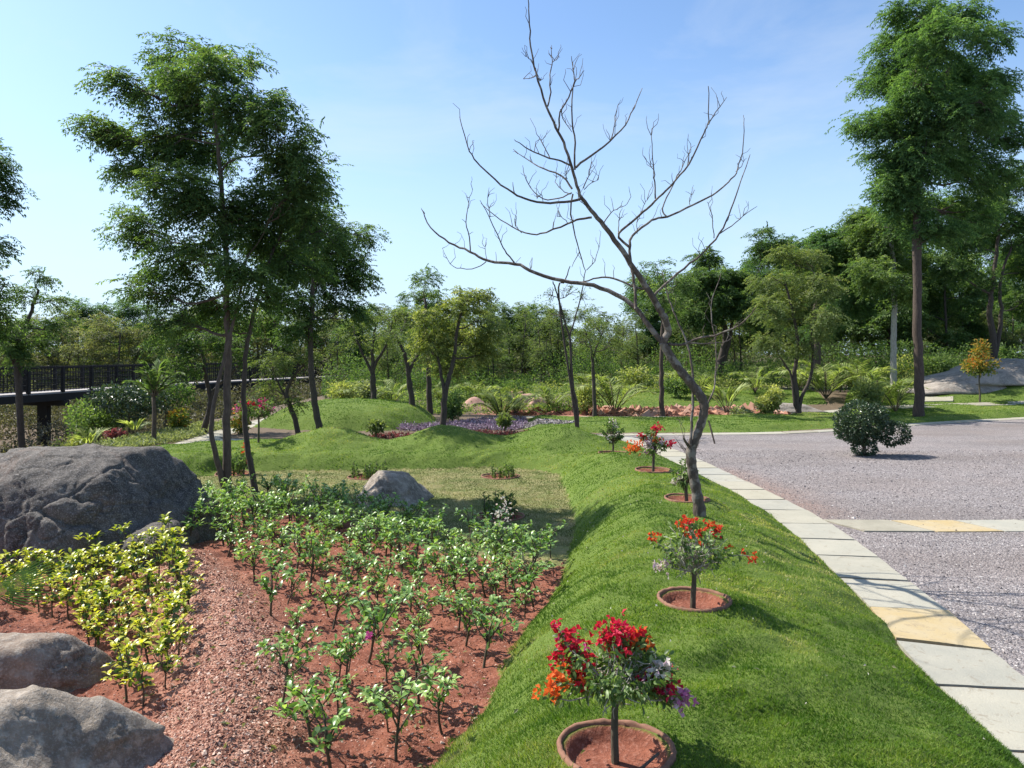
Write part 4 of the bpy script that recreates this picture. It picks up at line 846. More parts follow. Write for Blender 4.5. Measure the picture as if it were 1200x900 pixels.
    zb([(252, 862), (220, 882), (170, 885), (135, 870), (108, 818)], 1.7, .7, .6, .8); zb([(255, 855), (248, 820), (243, 808)], 1.1, .6, .6, .6); zb([(400, 885), (405, 850)], 1.3, .6, .4, .4); zb([(50, 705), (38, 685)], 1, .5, .9, .9); zb([(285, 862), (283, 830)], 1, .5, .5, .5)
    # fine twigs along everything
    for P0 in [T.V[i] for i in range(0, len(T.V), 1)]:
        if len(P0) < 30: continue
        for _ in range(4):
            c = P0[gg.randrange(len(P0) // 3, len(P0))]; e = c + np.array([gg.uniform(-.09, .09), gg.uniform(-.08, .08), gg.uniform(.03, .2)]); T.add(curve3(c, e, .2, 4, gg), np.linspace(.0035, .0016, 4), 4)
    T.build('branches', BARKX, root)
bare_tree()

# ------------------------------------------------------------------ footbridge
IRON = plain('dark_metal', (.012, .011, .01), .85, .3, 20); DECK = plain('pale_deck', (.34, .31, .29), .8, .12, 5)
class Boxes:
    def __init__(s): s.V = []; s.F = []
    def box(s, a, b, w_, h_):
        a, b = np.array(a, float), np.array(b, float); t = nrm(b - a); u = np.cross(t, [0, 0, 1.]); 
        if np.linalg.norm(u) < .01: u = np.array([1., 0, 0])
        u = nrm(u); v = np.cross(u, t); n = len(s.V)
        for p in (a, b):
            for su, sv in ((-1, -1), (1, -1), (1, 1), (-1, 1)): s.V.append(p + u * su * w_ / 2 + v * sv * h_ / 2)
        for f in ((0, 1, 2, 3), (7, 6, 5, 4), (0, 4, 5, 1), (1, 5, 6, 2), (2, 6, 7, 3), (3, 7, 4, 0)): s.F.append([n + i for i in f])
    def build(s, name, mat, parent=None): return mesh_np(name, np.array(s.V), np.array(s.F), mat, parent)
def bridge():
    C = [np.append(np.array(p), 0) for p in smooth([(-26, 15), (-22.5, 24), (-20.5, 31), (-19.4, 38), (-17.6, 45), (-14.5, 53), (-11.3, 60), (-8, 66)], 8)]
    root = empty('footbridge', (-20.5, 31, -1.7), 'long dark metal footbridge with a barred railing raised on posts at the left', 'footbridge')
    off = np.array([-20.5, 31, -1.7]); Z = .5
    P = [c + np.array([0, 0, Z]) - off for c in C]; wd = 1.8
    T = [nrm(P[min(i + 1, len(P) - 1)] - P[max(i - 1, 0)]) for i in range(len(P))]; Nn = [np.array([t[1], -t[0], 0]) for t in T]
    deck = Boxes(); beams = {-1: Boxes(), 1: Boxes()}
    for i in range(len(P) - 1):
        deck.box(P[i], P[i + 1], wd, .1)
        for s in (-1, 1): beams[s].box(P[i] + Nn[i] * s * (wd / 2 + .04) - [0, 0, .17], P[i + 1] + Nn[i + 1] * s * (wd / 2 + .04) - [0, 0, .17], .08, .3)
    deck.build('deck', DECK, root); [q.build('beam', IRON, root) for q in beams.values()]
    for s in (1, -1):
        ra = Boxes(); bars = Boxes(); acc = 0
        for i in range(len(P) - 1):
            a, b_ = P[i] + Nn[i] * s * (wd / 2), P[i + 1] + Nn[i + 1] * s * (wd / 2)
            for z, h_ in ((1.08, .08), (.83, .035), (.6, .035), (.36, .035), (.14, .04)): ra.box(a + [0, 0, z], b_ + [0, 0, z], .05, h_)
            L = np.linalg.norm(b_ - a); n = int(L / .16)
            for k in range(n): q = a + (b_ - a) * (k + .5) / n; bars.box(q + [0, 0, .1], q + [0, 0, 1.05], .022, .022)
            if i % 2 == 0: bars.box(a + [0, 0, .02], a + [0, 0, 1.12], .13, .13)
        rl = ra.build('railing', IRON, root); bars.build('bars', IRON, rl)
    for i in range(2, len(P), 8):
        for s in (0,):
            q = P[i] + Nn[i] * s * .75; zz = Hs(q[0] + off[0], q[1] + off[1]) - off[2] - .2
            c = Boxes(); c.box([q[0], q[1], zz], q - [0, 0, .12], .42, .3); c.build('pillar', IRON, root)
        c = Boxes(); c.box(P[i] - Nn[i] * 1.1 - [0, 0, .44], P[i] + Nn[i] * 1.1 - [0, 0, .44], .3, .24); c.build('crossbeam', IRON, root)
bridge()

# ------------------------------------------------------------------ planting rings
BRICKR = plain('ring_edging', (.21, .105, .065), .95, .35, 25)
def planting_ring(x, y, r, label, w_=.04, group='round planting rings'):
    n = 64; a = np.arange(n) / n * 2 * np.pi; V = []; g2 = random.Random(int(x * 100))
    for k in a:
        wob = 1 + .03 * math.sin(3 * k + x) + g2.uniform(-.01, .01)
        for rr, dz in ((r - w_ * .5, -.07), (r - w_ * .5, .01), (r - w_ * .2, .018), (r + w_ * .3, .018), (r + w_ * .55, .008), (r + w_ * .55, -.07)):
            X, Y = x + rr * wob * math.cos(k), y + rr * wob * math.sin(k); Z0 = float(H([x + (r + .03) * math.cos(k)], [y + (r + .03) * math.sin(k)], False)[0])
            V.append((X - x, Y - y, Z0 + dz + g2.uniform(-.004, .004)))
    m = 6; Fq = [(i * m + j, ((i + 1) % n) * m + j, ((i + 1) % n) * m + j + 1, i * m + j + 1) for i in range(n) for j in range(m - 1)]
    o = mesh_np('planting_ring', V, np.array(Fq), BRICKR, None, True); o.location = (x, y, 0)
    return tag(o, label, 'planting ring', group)
RL = ['brick edged planting ring at the bottom holding the largest red bougainvillea', 'brick edged planting ring around the bougainvillea halfway up the mound', 'planting ring beside the foot of the bare tree',
      'planting ring around the bougainvillea just beyond the bare tree', 'planting ring around the pale flowered bush nearest the bend', 'planting ring with upright herbs on the dry lawn', 'planting ring with low bushes at the far edge of the dry lawn',
      'planting ring behind the grey rock on the dry lawn', 'planting ring behind the left tree stems']
for (x, y, r), lb in zip(RINGS, RL): planting_ring(x, y, r, lb, .022)

# ------------------------------------------------------------------ bougainvillea standards
def bush(name, base, h, th, rx, label, flowers, leaf, dens=420, cat='shrub', group=None, seed=1, lw=.02, ll=.045, tr=.014, twigs=40, lean=.0, crown_c=None, shell=.45, rzf=.62):
    """standard shrub: stem, pale inner twigs, leafy head, bracts in clusters. flowers: (dx, dz, radius, colour 0..1, count)"""
    gg = random.Random(seed); root = empty(name, base, label, cat, group); T = Tubes()
    T.add(curve3((0, 0, -.05), (lean, 0, th), .03, 6, gg), np.linspace(tr * 1.2, tr * .9, 6), 9); T.build('stem', STEM, root)
    tw = Tubes(); cz = (th + h) / 2; rz = (h - th) * rzf; lv = Leaves(); ends = []
    for i in range(twigs):
        d = rdir(1, .1)[0]; e = np.array([lean + d[0] * rx * gg.uniform(.5, 1), d[1] * rx * gg.uniform(.5, .95), cz + d[2] * rz * gg.uniform(.5, 1)])
        Q = curve3((lean, 0, th * gg.uniform(.92, 1.02)), e, .13, 6, gg); tw.add(Q, np.linspace(tr * .32, tr * .12, 6), 5)
        ends.append(Q)
        for _ in range(2):
            s = Q[gg.randint(1, 3)]; tw.add(curve3(s, s + rdir(1)[0] * rx * .35, .15, 4, gg), np.linspace(tr * .2, tr * .1, 4), 4)
    for dx, dz, rr, c, n in flowers: ends.append(curve3((lean, 0, th), (dx, gg.uniform(-.3, .3) * rx, dz), .1, 6, gg)); tw.add(ends[-1], np.linspace(tr * .3, tr * .14, 6), 5)
    tw.build('twigs', TWIG if twigs > 30 else STEM, root)
    n = dens; E = np.array(ends); qi = rng.integers(0, len(E), n); tt = rng.uniform(.35, 1, n) ** shell * 4.99; ii = tt.astype(int); fr = (tt - ii)[:, None]
    P = E[qi, ii] * (1 - fr) + E[qi, np.minimum(ii + 1, 5)] * fr + rng.normal(size=(n, 3)) * rx * .07
    d = nrm(P - np.array([lean, 0, cz])) * .6 + rdir(n) * .7; d[:, 2] -= .35
    lv.add(P, d, rdir(n), ll * rng.uniform(.6, 1.15, n), lw, np.clip(rng.normal(.5, .25, n), 0, 1)); lv.build('foliage', leaf, root, fine=base[1] < 8)
    if flowers:
        fl = Leaves()
        for j, (dx, dz, rr, c, n) in enumerate(flowers):
            cc = np.array(ends[-len(flowers) + j][-1]); n = int(n * 1.15); P = cc + rng.normal(size=(n, 3)) * rr * np.array([.75, .75, .6]); P[n * 3 // 4:] += (np.array([lean, 0, cz]) - cc) * rng.uniform(.1, .45, (n - n * 3 // 4, 1)); m = 3
            for k in range(m):
                dd = rdir(n, .3); fl.add(P, dd, rdir(n), .025 * rng.uniform(.7, 1.15, n) * (1 + base[1] / 25), .019 * (1 + base[1] / 25), np.clip(c + rng.normal(size=n) * .04, 0, 1))
        fl.build('blossoms', FLOWER, root, fine=False, mid=.5)
    return root
RS = [G(722, 893), G(813, 712)]
P0 = lambda i: np.array([RINGS[i][0], RINGS[i][1], Hs(RINGS[i][0], RINGS[i][1])])
SH = 'bougainvillea bushes planted in rings along the mound'
bush('bougainvillea', P0(0), .56, .28, .25, 'largest bougainvillea in the foreground with crimson and orange clusters and a lilac spray', [(-.275, .31, .045, .92, 26), (-.25, .36, .04, .8, 16), (-.19, .40, .05, .62, 34), (-.22, .44, .03, .55, 18), (-.14, .36, .035, .66, 14), (-.20, .52, .035, .6, 16), (-.25, .57, .02, .5, 8), (-.215, .5, .02, .32, 8), (-.02, .53, .05, .56, 36), (.04, .49, .05, .6, 30), (.01, .55, .03, .5, 14), (.09, .53, .03, .7, 14), (.13, .5, .035, .84, 12), (.06, .45, .03, .68, 10), (.19, .42, .03, .05, 22), (.16, .34, .028, .42, 18), (.20, .335, .03, .5, 20), (.24, .31, .035, .21, 24), (.265, .27, .03, .2, 20)],
     BGLEAF, 1800, group=SH, seed=3, ll=.038, lw=.015, tr=.015, twigs=60, rzf=.5)
bush('bougainvillea', P0(1), .60, .27, .26, 'sparser bougainvillea with a few red tips halfway along the mound', [(-.06, .60, .03, .68, 16), (-.1, .56, .02, .75, 8), (.04, .5, .022, .68, 8), (.13, .55, .03, .7, 12), (.17, .5, .03, .66, 12), (.1, .4, .016, .72, 5), (-.28, .47, .03, .72, 7), (.36, .37, .03, .72, 9), (-.24, .26, .035, .05, 14), (-.2, .3, .02, .08, 7)],
     BGLEAF, 800, group=SH, seed=7, ll=.042, lw=.018, tr=.017, twigs=50)
bush('bougainvillea', P0(2), .5, .24, .17, 'small whitish bougainvillea close against the bare tree trunk', [(-.13, .24, .03, .04, 14), (-.05, .3, .03, .06, 8), (.05, .33, .03, .05, 6)], BGLEAF, 420, group=SH, seed=9, lw=.022, ll=.05, tr=.02, twigs=24)
bush('bougainvillea', P0(3), .66, .33, .22, 'bougainvillea topped by one magenta cluster beyond the bare tree', [(.03, .66, .05, .45, 34), (-.26, .40, .06, .88, 30), (-.33, .36, .05, .9, 22), (-.18, .55, .04, .47, 16), (-.08, .44, .05, .06, 20), (.1, .45, .04, .06, 8), (-.06, .3, .05, .08, 14), (.24, .44, .05, .45, 20), (.02, .5, .04, .85, 14)], BGLEAF, 520, group=SH, seed=12, lw=.026, ll=.055, tr=.02, twigs=24)
bush('bougainvillea', P0(4), .62, .28, .22, 'dark leaved pale flowering bush in the ring nearest the bend of the ridge', [(0, .6, .06, .07, 14), (-.1, .34, .05, .06, 12), (.12, .34, .05, .08, 10), (.05, .5, .04, .2, 8)], MDLEAF, 600, group=SH, seed=15, lw=.026, ll=.055, tr=.018, twigs=24)
bush('bougainvillea', at(303, 15.7), .95, .55, .45, 'pink flowering standard bush right of the left tree stems', [(-.35, .72, .09, .48, 40), (.05, .78, .09, .5, 40), (.3, .7, .05, .42, 16), (-.15, .8, .06, .7, 20)], MDLEAF, 900, seed=17, lw=.03, ll=.06, tr=.02, twigs=24)
bush('bougainvillea', at(286, 13.6), .55, .2, .22, 'small bush with a few orange flowers between the left tree stems and the ridge', [(0, .55, .05, .85, 16), (.06, .28, .03, .45, 6)], MDLEAF, 420, seed=18, lw=.03, ll=.06, tr=.015, twigs=20)
def herbs(x, y, r, h, n, label, seed, leaf=MDLEAF, flo=None, group='clumps in the rings on the dry lawn'):
    base = (x, y, Hs(x, y)); gg = random.Random(seed); root = empty('herb_clump', base, label, 'herb clump', group); T = Tubes(); lv = Leaves()
    for i in range(n):
        a = gg.uniform(0, 6.28); q = r * math.sqrt(gg.random()); p = np.array([q * math.cos(a), q * math.sin(a), -.02]); e = p + np.array([gg.uniform(-.05, .05), gg.uniform(-.05, .05), h * gg.uniform(.6, 1)])
        T.add(curve3(p, e, .05, 4, gg), np.linspace(.008, .004, 4), 4); m = 26
        tt = rng.uniform(.25, 1, m)[:, None]; lv.add(p + (e - p) * tt, rdir(m, .2), rdir(m), .055 * rng.uniform(.7, 1.2, m), .026, np.clip(rng.normal(.5, .2, m), 0, 1))
    T.build('stems', STEM, root); lv.build('leaves', leaf, root); return root
herbs(*RINGS[5][:2], .23, .42, 20, 'upright dark herb clump in the nearer ring on the dry lawn', 1)
herbs(*RINGS[6][:2], .26, .3, 16, 'low herb clump in the ring at the far edge of the dry lawn', 2)
herbs(*RINGS[7][:2], .34, .36, 26, 'leafy clump just behind the rounded grey rock', 3)
herbs(*RINGS[8][:2], .22, .4, 12, 'leafy clump with thin stems behind the left tree stems', 4)

# ------------------------------------------------------------------ bed plants
def shrublet(seed, h, label, cat, group, leaf, ntip=9, ll=.06, lw=.032, spread=.5, ytop=None, whorl=7, name='young_shrub', low=10):
    gg = random.Random(seed); root = empty(name, (0, 0, 0), label, cat, group); T = Tubes(); lv = Leaves()
    top = np.array([gg.uniform(-.04, .04), gg.uniform(-.04, .04), h * .58]); T.add(curve3((0, 0, -.04), top, .06, 5, gg), np.linspace(.009, .006, 5), 6)
    for i in range(ntip):
        a = i / ntip * 6.28 + gg.uniform(-.4, .4); q = spread * h * gg.uniform(.25, .75); e = np.array([top[0] + math.cos(a) * q, top[1] + math.sin(a) * q, h * gg.uniform(.45, 1.05)])
        s = top * gg.uniform(.45, 1); Q = curve3(s, e, .12, 5, gg); T.add(Q, np.linspace(.005, .0028, 5), 5)
        n = whorl; aa = np.arange(n) * 2.4 + gg.random() * 6; el = rng.uniform(-.35, 1.1, n)
        d = np.stack([np.cos(aa), np.sin(aa), el], 1); P = e + rng.normal(size=(n, 3)) * .006; P[:, 2] -= rng.uniform(0, .06, n)
        lv.add(P, d, np.stack([-np.sin(aa), np.cos(aa), 0 * aa], 1) + rng.normal(size=(n, 3)) * .2, ll * rng.uniform(.7, 1.2, n), lw * rng.uniform(.8, 1.1, n), (np.clip(rng.normal(.62, .2, n), 0, 1) if ytop is None else np.clip(rng.normal(ytop, .15, n), 0, 1)))
        m = low; tt = rng.uniform(.2, .95, m)[:, None]; ii = 0
        P = s + (e - s) * tt; d = rdir(m, -.1); lv.add(P, d, rdir(m), ll * rng.uniform(.7, 1.1, m), lw, np.clip(rng.normal(.35 if ytop is None else .15, .16, m), 0, 1))
    T.build('stem', STEM, root); lv.build('leaves', leaf, root, fine=True); return root
GP = 'young leafy shrubs planted across the red soil bed'
LBP = 'young green leafy shrub among many planted in the red soil bed'
def bed():
    pr = [shrublet(50 + i, .34 + .05 * (i % 4), LBP, 'young shrub', GP, BDLEAF, 6 + i % 4, .056, .027, .62, None, 8, low=5) for i in range(6)]
    used_ = [False] * 6; pts = []
    g2 = random.Random(9)
    special = [(W(465, 892), 'foremost single stemmed leafy shrub at the bottom of the bed', .47), (W(330, 842), 'lone leafy shrub at the left edge of the bed on the berm side', .4), (W(646, 655), 'leafy shrub at the right edge of the bed where the dry lawn ends', .38)]
    for (x, y), lb, hh in special: pts.append((x, y)); 
    poly = [(-.35, 3.85), W(600, 770), W(655, 690), W(660, 655), W(600, 640), W(500, 625), W(420, 604), W(330, 592), W(262, 590), W(200, 600), W(190, 630), W(255, 665), W(300, 715), W(318, 790), W(330, 860), (-1.0, 3.75)]
    tries = 0; L = []
    while len(L) < 250 and tries < 30000:
        tries += 1; y = g2.uniform(3.9, 11.2); x = g2.uniform(-5.2, .7)
        s = float(sdf(np.array([x]), np.array([y]), poly)[0])
        if s < .08: continue
        md = .25 + .16 * float(sst(6.5, 4.0, np.array([y]))) 
        md = (.25 + .07 * max(0, min(1, (6.6 - y) / 2.2))) * (.75 + .6 * float(vn(np.array([x * 1.3]), np.array([y * 1.3]), 4)[0]))
        if any((x - a) ** 2 + (y - b) ** 2 < md * md for a, b in pts): continue
        pts.append((x, y)); L.append((x, y))
    for i, (x, y) in enumerate(L):
        k = g2.randrange(6); s = g2.uniform(.65, 1.25) * (1.08 if y > 6.5 else 1); p = (x, y, Hs(x, y)); rz = g2.uniform(0, 6.28)
        if not used_[k]: used_[k] = True; o = pr[k]; o.location = p; o.rotation_euler.z = rz
        else: o = copy_tree(pr[k], p, rz, s)
        o.rotation_euler.x, o.rotation_euler.y = g2.uniform(-.16, .16), g2.uniform(-.16, .16)
    for (x, y), lb, hh in special: copy_tree(pr[2], (x, y, Hs(x, y)), g2.uniform(0, 6), hh / .42, lb)
    # the one with a magenta flower and a white-flowered taller one
    m = copy_tree(pr[1], (*W(410, 815), Hs(*W(410, 815))), 1, 1, 'young bed shrub carrying a single small magenta flower')
    fl = Leaves(); fl.add(np.tile([[.06, -.1, .34]], (16, 1)) + rng.normal(size=(16, 3)) * .012, rdir(16, .3), rdir(16), .03, .024, np.full(16, .33)); fl.build('blossom', FLOWER, m)
    x, y = W(590, 668); m = copy_tree(pr[4], (x, y, Hs(x, y)), 2, 1.2, 'tallest bed shrub with white flowers at its top near the dry lawn')
    fl = Leaves(); n = 60; fl.add(np.array([[.0, 0, .46]]) + rng.normal(size=(n, 3)) * np.array([.04, .04, .05]), rdir(n, .3), rdir(n), .028, .02, np.full(n, .03)); fl.build('blossoms', FLOWER, m)
bed()
def yellow_bed():
    GY = 'yellow topped shrubs in the bed between the boulder and the rocks'
    lb = 'yellow and green leaved shrub in the bed below the huge boulder'
    pr = [shrublet(80 + i, .36 + .03 * (i % 3), lb, 'shrub', GY, YLLEAF, 5 + i % 2, .068, .034, .42, .8, 7, 'yellow_shrub', 4) for i in range(4)]
    g2 = random.Random(19); pts = []; us = [False] * 4
    poly = [(-4.6, 5.9), W(20, 722), W(90, 735), W(118, 800), W(150, 850), W(190, 840), W(222, 765), W(225, 715), W(205, 670), W(150, 660), (-4.6, 7.2)]
    t_ = 0
    while len(pts) < 80 and t_ < 9000:
        t_ += 1; y = g2.uniform(4.3, 7.6); x = g2.uniform(-4.6, -1.9)
        if float(sdf(np.array([x]), np.array([y]), poly)[0]) < .02 or any((x - a) ** 2 + (y - b_) ** 2 < .165 ** 2 for a, b_ in pts): continue
        pts.append((x, y)); k = g2.randrange(4); p = (x, y, Hs(x, y)); s = g2.uniform(.62, .98); rz = g2.uniform(0, 6)
        if not us[k]: us[k] = True; pr[k].location = p; pr[k].rotation_euler.z = rz
        else: copy_tree(pr[k], p, rz, s)
yellow_bed()

# fan palm whose leaf enters from the left edge
def fan_palm():
    base = np.array([-4.3, 5.55, Hs(-4.3, 5.55)]); root = empty('fan_palm', base, 'fan palm leaf with long narrow blades reaching in above the yellow shrubs', 'palm')
    T = Tubes(); lv = Leaves(); gg = random.Random(2)
    for hub, ang, el, L, n in ((Wd(-14, 692, 5.2) - base, .0, .16, .62, 19), (Wd(-60, 670, 5.9) - base, 2.2, .3, .6, 22), (Wd(-40, 700, 5.2) - base, -2.2, .2, .5, 18)):
        T.add(curve3((0, 0, -.05), hub, .08, 6, gg), np.linspace(.012, .008, 6), 6)
        a = np.linspace(-.75, .75, n) + ang; d = np.stack([np.cos(a), np.sin(a) * .5, el + .5 * np.sin(a - ang) * np.sign(np.cos(ang))], 1)
        lv.add(np.tile(hub, (n, 1)), d, np.cross(d, [0, 1., 0]), L * (1 - .25 * np.abs(a - ang)), .010, np.clip(rng.normal(.4, .12, n), 0, 1))
    T.build('stalk', STEM, root); lv.build('fronds', RTLEAF, root)
fan_palm()

# ------------------------------------------------------------------ topiary shrub on the drive
def topiary():
    base = G(1012, 534); d = base[1]; root = empty('topiary_shrub', base, 'dark glossy rounded shrub growing alone out of the gravel drive', 'shrub'); T = Tubes(); lv = Leaves(); gg = random.Random(6)
    T.add(curve3((0, 0, -.05), Wd(1012, 505, d) - base, .08, 7, gg), np.linspace(.045, .035, 7), 8); T.add(curve3(Wd(1012, 508, d) - base, Wd(1040, 505, d - .1) - base, .08, 6, gg), np.linspace(.03, .018, 6), 6)
    T.add(curve3((0, 0, .02), Wd(987, 536, d) - base, .06, 5, gg), np.linspace(.02, .008, 5), 5)
    for px, py, rx, ry, n in ((1008, 492, 27, 21, 2600), (1046, 508, 19, 14, 1300), (1030, 500, 18, 14, 700), (994, 505, 14, 12, 500), (1013, 525, 13, 10, 600), (1025, 485, 14, 10, 500), (1012, 512, 17, 10, 700), (1000, 502, 20, 14, 800)):
        c = Wd(px, py, d + gg.uniform(-.1, .1)) - base; sx, sy = rx / F * d, ry / F * d
        T.add(curve3(Wd(1012, 510, d) - base, c, .1, 4, gg), np.linspace(.02, .01, 4), 5)
        v = rdir(n); r = rng.uniform(.72, 1.04, n)[:, None] * (1 + .08 * np.sin(v[:, :1] * 7 + px)); P = c + v * r * np.array([sx, (sx + sy) / 2, sy]); P[:, 2] = np.maximum(P[:, 2], .05)
        lv.add(P, v * .7 + rdir(n) * .6, rdir(n), .06 * rng.uniform(.7, 1.2, n), .036, np.clip(rng.normal(.5, .25, n), 0, 1))
    T.build('stem', BARK, root); lv.build('foliage', TPLEAF, root)
topiary()

# ------------------------------------------------------------------ palms and shrubs further back
def palm(seed, L, nf, label, group, leaf=PMLEAF, trunk=0.0, lw=.05, whole=False, name='young_palm'):
    gg = random.Random(seed); root = empty(name, (0, 0, 0), label, 'palm', group); T = Tubes(); lv = Leaves()
    if trunk: T.add(curve3((0, 0, -.1), (0, 0, trunk), .02, 5, gg), np.linspace(.06, .045, 5), 7)
    for i in range(nf):
        a = i * 2.4 + gg.uniform(-.3, .3); el = gg.uniform(.75, 1.45); LL = L * gg.uniform(.75, 1.1); t = np.linspace(0, 1, 10)
        P = np.stack([math.cos(a) * LL * t * math.cos(el), math.sin(a) * LL * t * math.cos(el), trunk + LL * t * math.sin(el) - LL * .42 * t ** 2.4], 1)
        T.add(P, np.linspace(.018, .006, 10), 4); tn = nrm(np.gradient(P, axis=0)); sd = nrm(np.cross(tn, [0, 0, 1.]))
        if whole:        # undivided juvenile leaf
            for s in (1, -1): lv.add(P[3:8], tn[3:8] + sd[3:8] * s * .22, np.cross(tn[3:8], sd[3:8]) * .3 + sd[3:8], LL * .42, LL * .07, np.clip(rng.normal(.7, .2, 5), 0, 1))
            continue
        tt = np.linspace(.15, 1, 24) * 9; ii = np.minimum(tt.astype(int), 8); fr = (tt - ii)[:, None]; Q = P[ii] * (1 - fr) + P[ii + 1] * fr; tg = tn[ii]; s_ = sd[ii]
        for s in (1, -1):
            dd = s_ * s * .8 + tg * .8 + rng.normal(size=Q.shape) * .08; dd[:, 2] -= .15; ln = LL * .3 * np.sin(np.pi * np.linspace(.2, .92, 24)) ** .7
            lv.add(Q, dd, np.cross(dd, [0, 0, 1.]), ln, lw, np.clip(rng.normal(.5, .2, 24) + gg.uniform(-.15, .15), 0, 1))
    T.build('stalks', STEM if not trunk else BARK, root); lv.build('fronds', leaf, root); return root
GPm = 'young palms planted around the garden'
pp = [palm(101, 2.1, 9, '', GPm), palm(102, 1.6, 7, '', GPm, whole=True), palm(103, 1.8, 14, '', GPm, lw=.04)]
up = [False] * 3
PL = [(720, 27.2, 0, 1.25, 'broad fronded young palm on the red bank beyond the path left of the bare tree'), (588, 24.5, 2, 1.0, 'bushy palm clump beside the reddish rocks'), (605, 26.8, 2, .8, 'smaller palm clump just behind the bushy one near the reddish rocks'), (560, 31, 2, 1.0, 'yellowish palm behind the yellow green tree'),
      (430, 29, 0, 1.0, 'palm with arching fronds behind the large far mound'), (457, 30, 0, 1.0, 'pale fronded palm behind the right half of the large far mound'), (645, 28, 0, .85, 'single arching palm behind the nearly leafless tree'), (852, 26.6, 1, 1.1, 'broad leaved young palm right of the bare tree trunk'),
      (885, 32, 0, 1.0, 'young palm behind the light green globe bush'), (968, 30.5, 0, 1.35, 'palm with yellow fronds right of the three stemmed olive tree'), (1030, 28.4, 0, 1.2, 'palm left of the whitish trunk with tall upright fronds'), (1050, 27.2, 0, 1.05, 'palm leaning toward the tall reddish trunk'), (1008, 31, 2, 1.3, 'feathery palm behind the olive bush'),
      (43, 19.5, 1, .55, 'young palm with two bright upright leaves behind the huge boulder top left'), (5, 19, 1, .5, 'young palm at the left frame edge behind the boulder'), (105, 19.2, 1, .6, 'young palm with one tall pale leaf in front of the bridge pillar'), (158, 19.4, 1, .5, 'small pale leaved palm behind the right shoulder of the huge boulder'),
      (820, 31, 2, .9, 'palm with yellow tips behind the bare tree trunk'), (790, 33, 2, 1.0, 'green palm behind the red bank far from the path'), (935, 34, 2, 1.1, 'low palm deep behind the three stemmed olive tree'), (690, 32, 2, .9, 'green palm behind the slim tree on the far path'), (520, 31.5, 2, .9, 'palm deep behind the trunk of the yellow green tree')]
def place_p(protos_, used__, k, p, s, rz, label):
    if not used__[k]: used__[k] = True; o = protos_[k]; o.location = tuple(map(float, p)); o.rotation_euler.z = rz; o.scale = (s,) * 3; o['label'] = label
    else: copy_tree(protos_[k], p, rz, s, label)
for px, d, k, s, lb in PL: place_p(pp, up, k, at(px, d), s, g.uniform(0, 6), lb)
a = palm(110, 1.3, 10, 'slender trunked young palm in front of the footbridge behind the boulder', None, MDLEAF, 1.1, .05, name='slender_palm'); a.location = tuple(map(float, at(180, 18.3)))
def globe(name, base, rx, rz, leaf, n, label, size=.08, cat='shrub', th=.1, seed=1, group=None, lumps=7):
    gg = random.Random(seed); root = empty(name, base, label, cat, group); T = Tubes(); lv = Leaves()
    T.add(curve3((0, 0, -.08), (0, 0, th + rz * .5), .04, 5, gg), np.linspace(.035, .02, 5), 6)
    for i in range(lumps):
        dd = rdir(1)[0] * .5; s = gg.uniform(.5, .72); c = np.array([dd[0] * rx, dd[1] * rx, th + rz + dd[2] * rz]); T.add(curve3((0, 0, th + .1), c, .1, 4, gg), np.linspace(.015, .006, 4), 5)
        m = n // lumps; v = rdir(m); P = c + v * rng.uniform(.4, 1.05, m)[:, None] * np.array([rx, rx, rz]) * s; P[:, 2] = np.maximum(P[:, 2], .04)
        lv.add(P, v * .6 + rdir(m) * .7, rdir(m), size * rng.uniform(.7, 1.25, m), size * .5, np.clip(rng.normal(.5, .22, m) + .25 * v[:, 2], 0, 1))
    T.build('stem', STEM, root); lv.build('foliage', leaf, root); return root
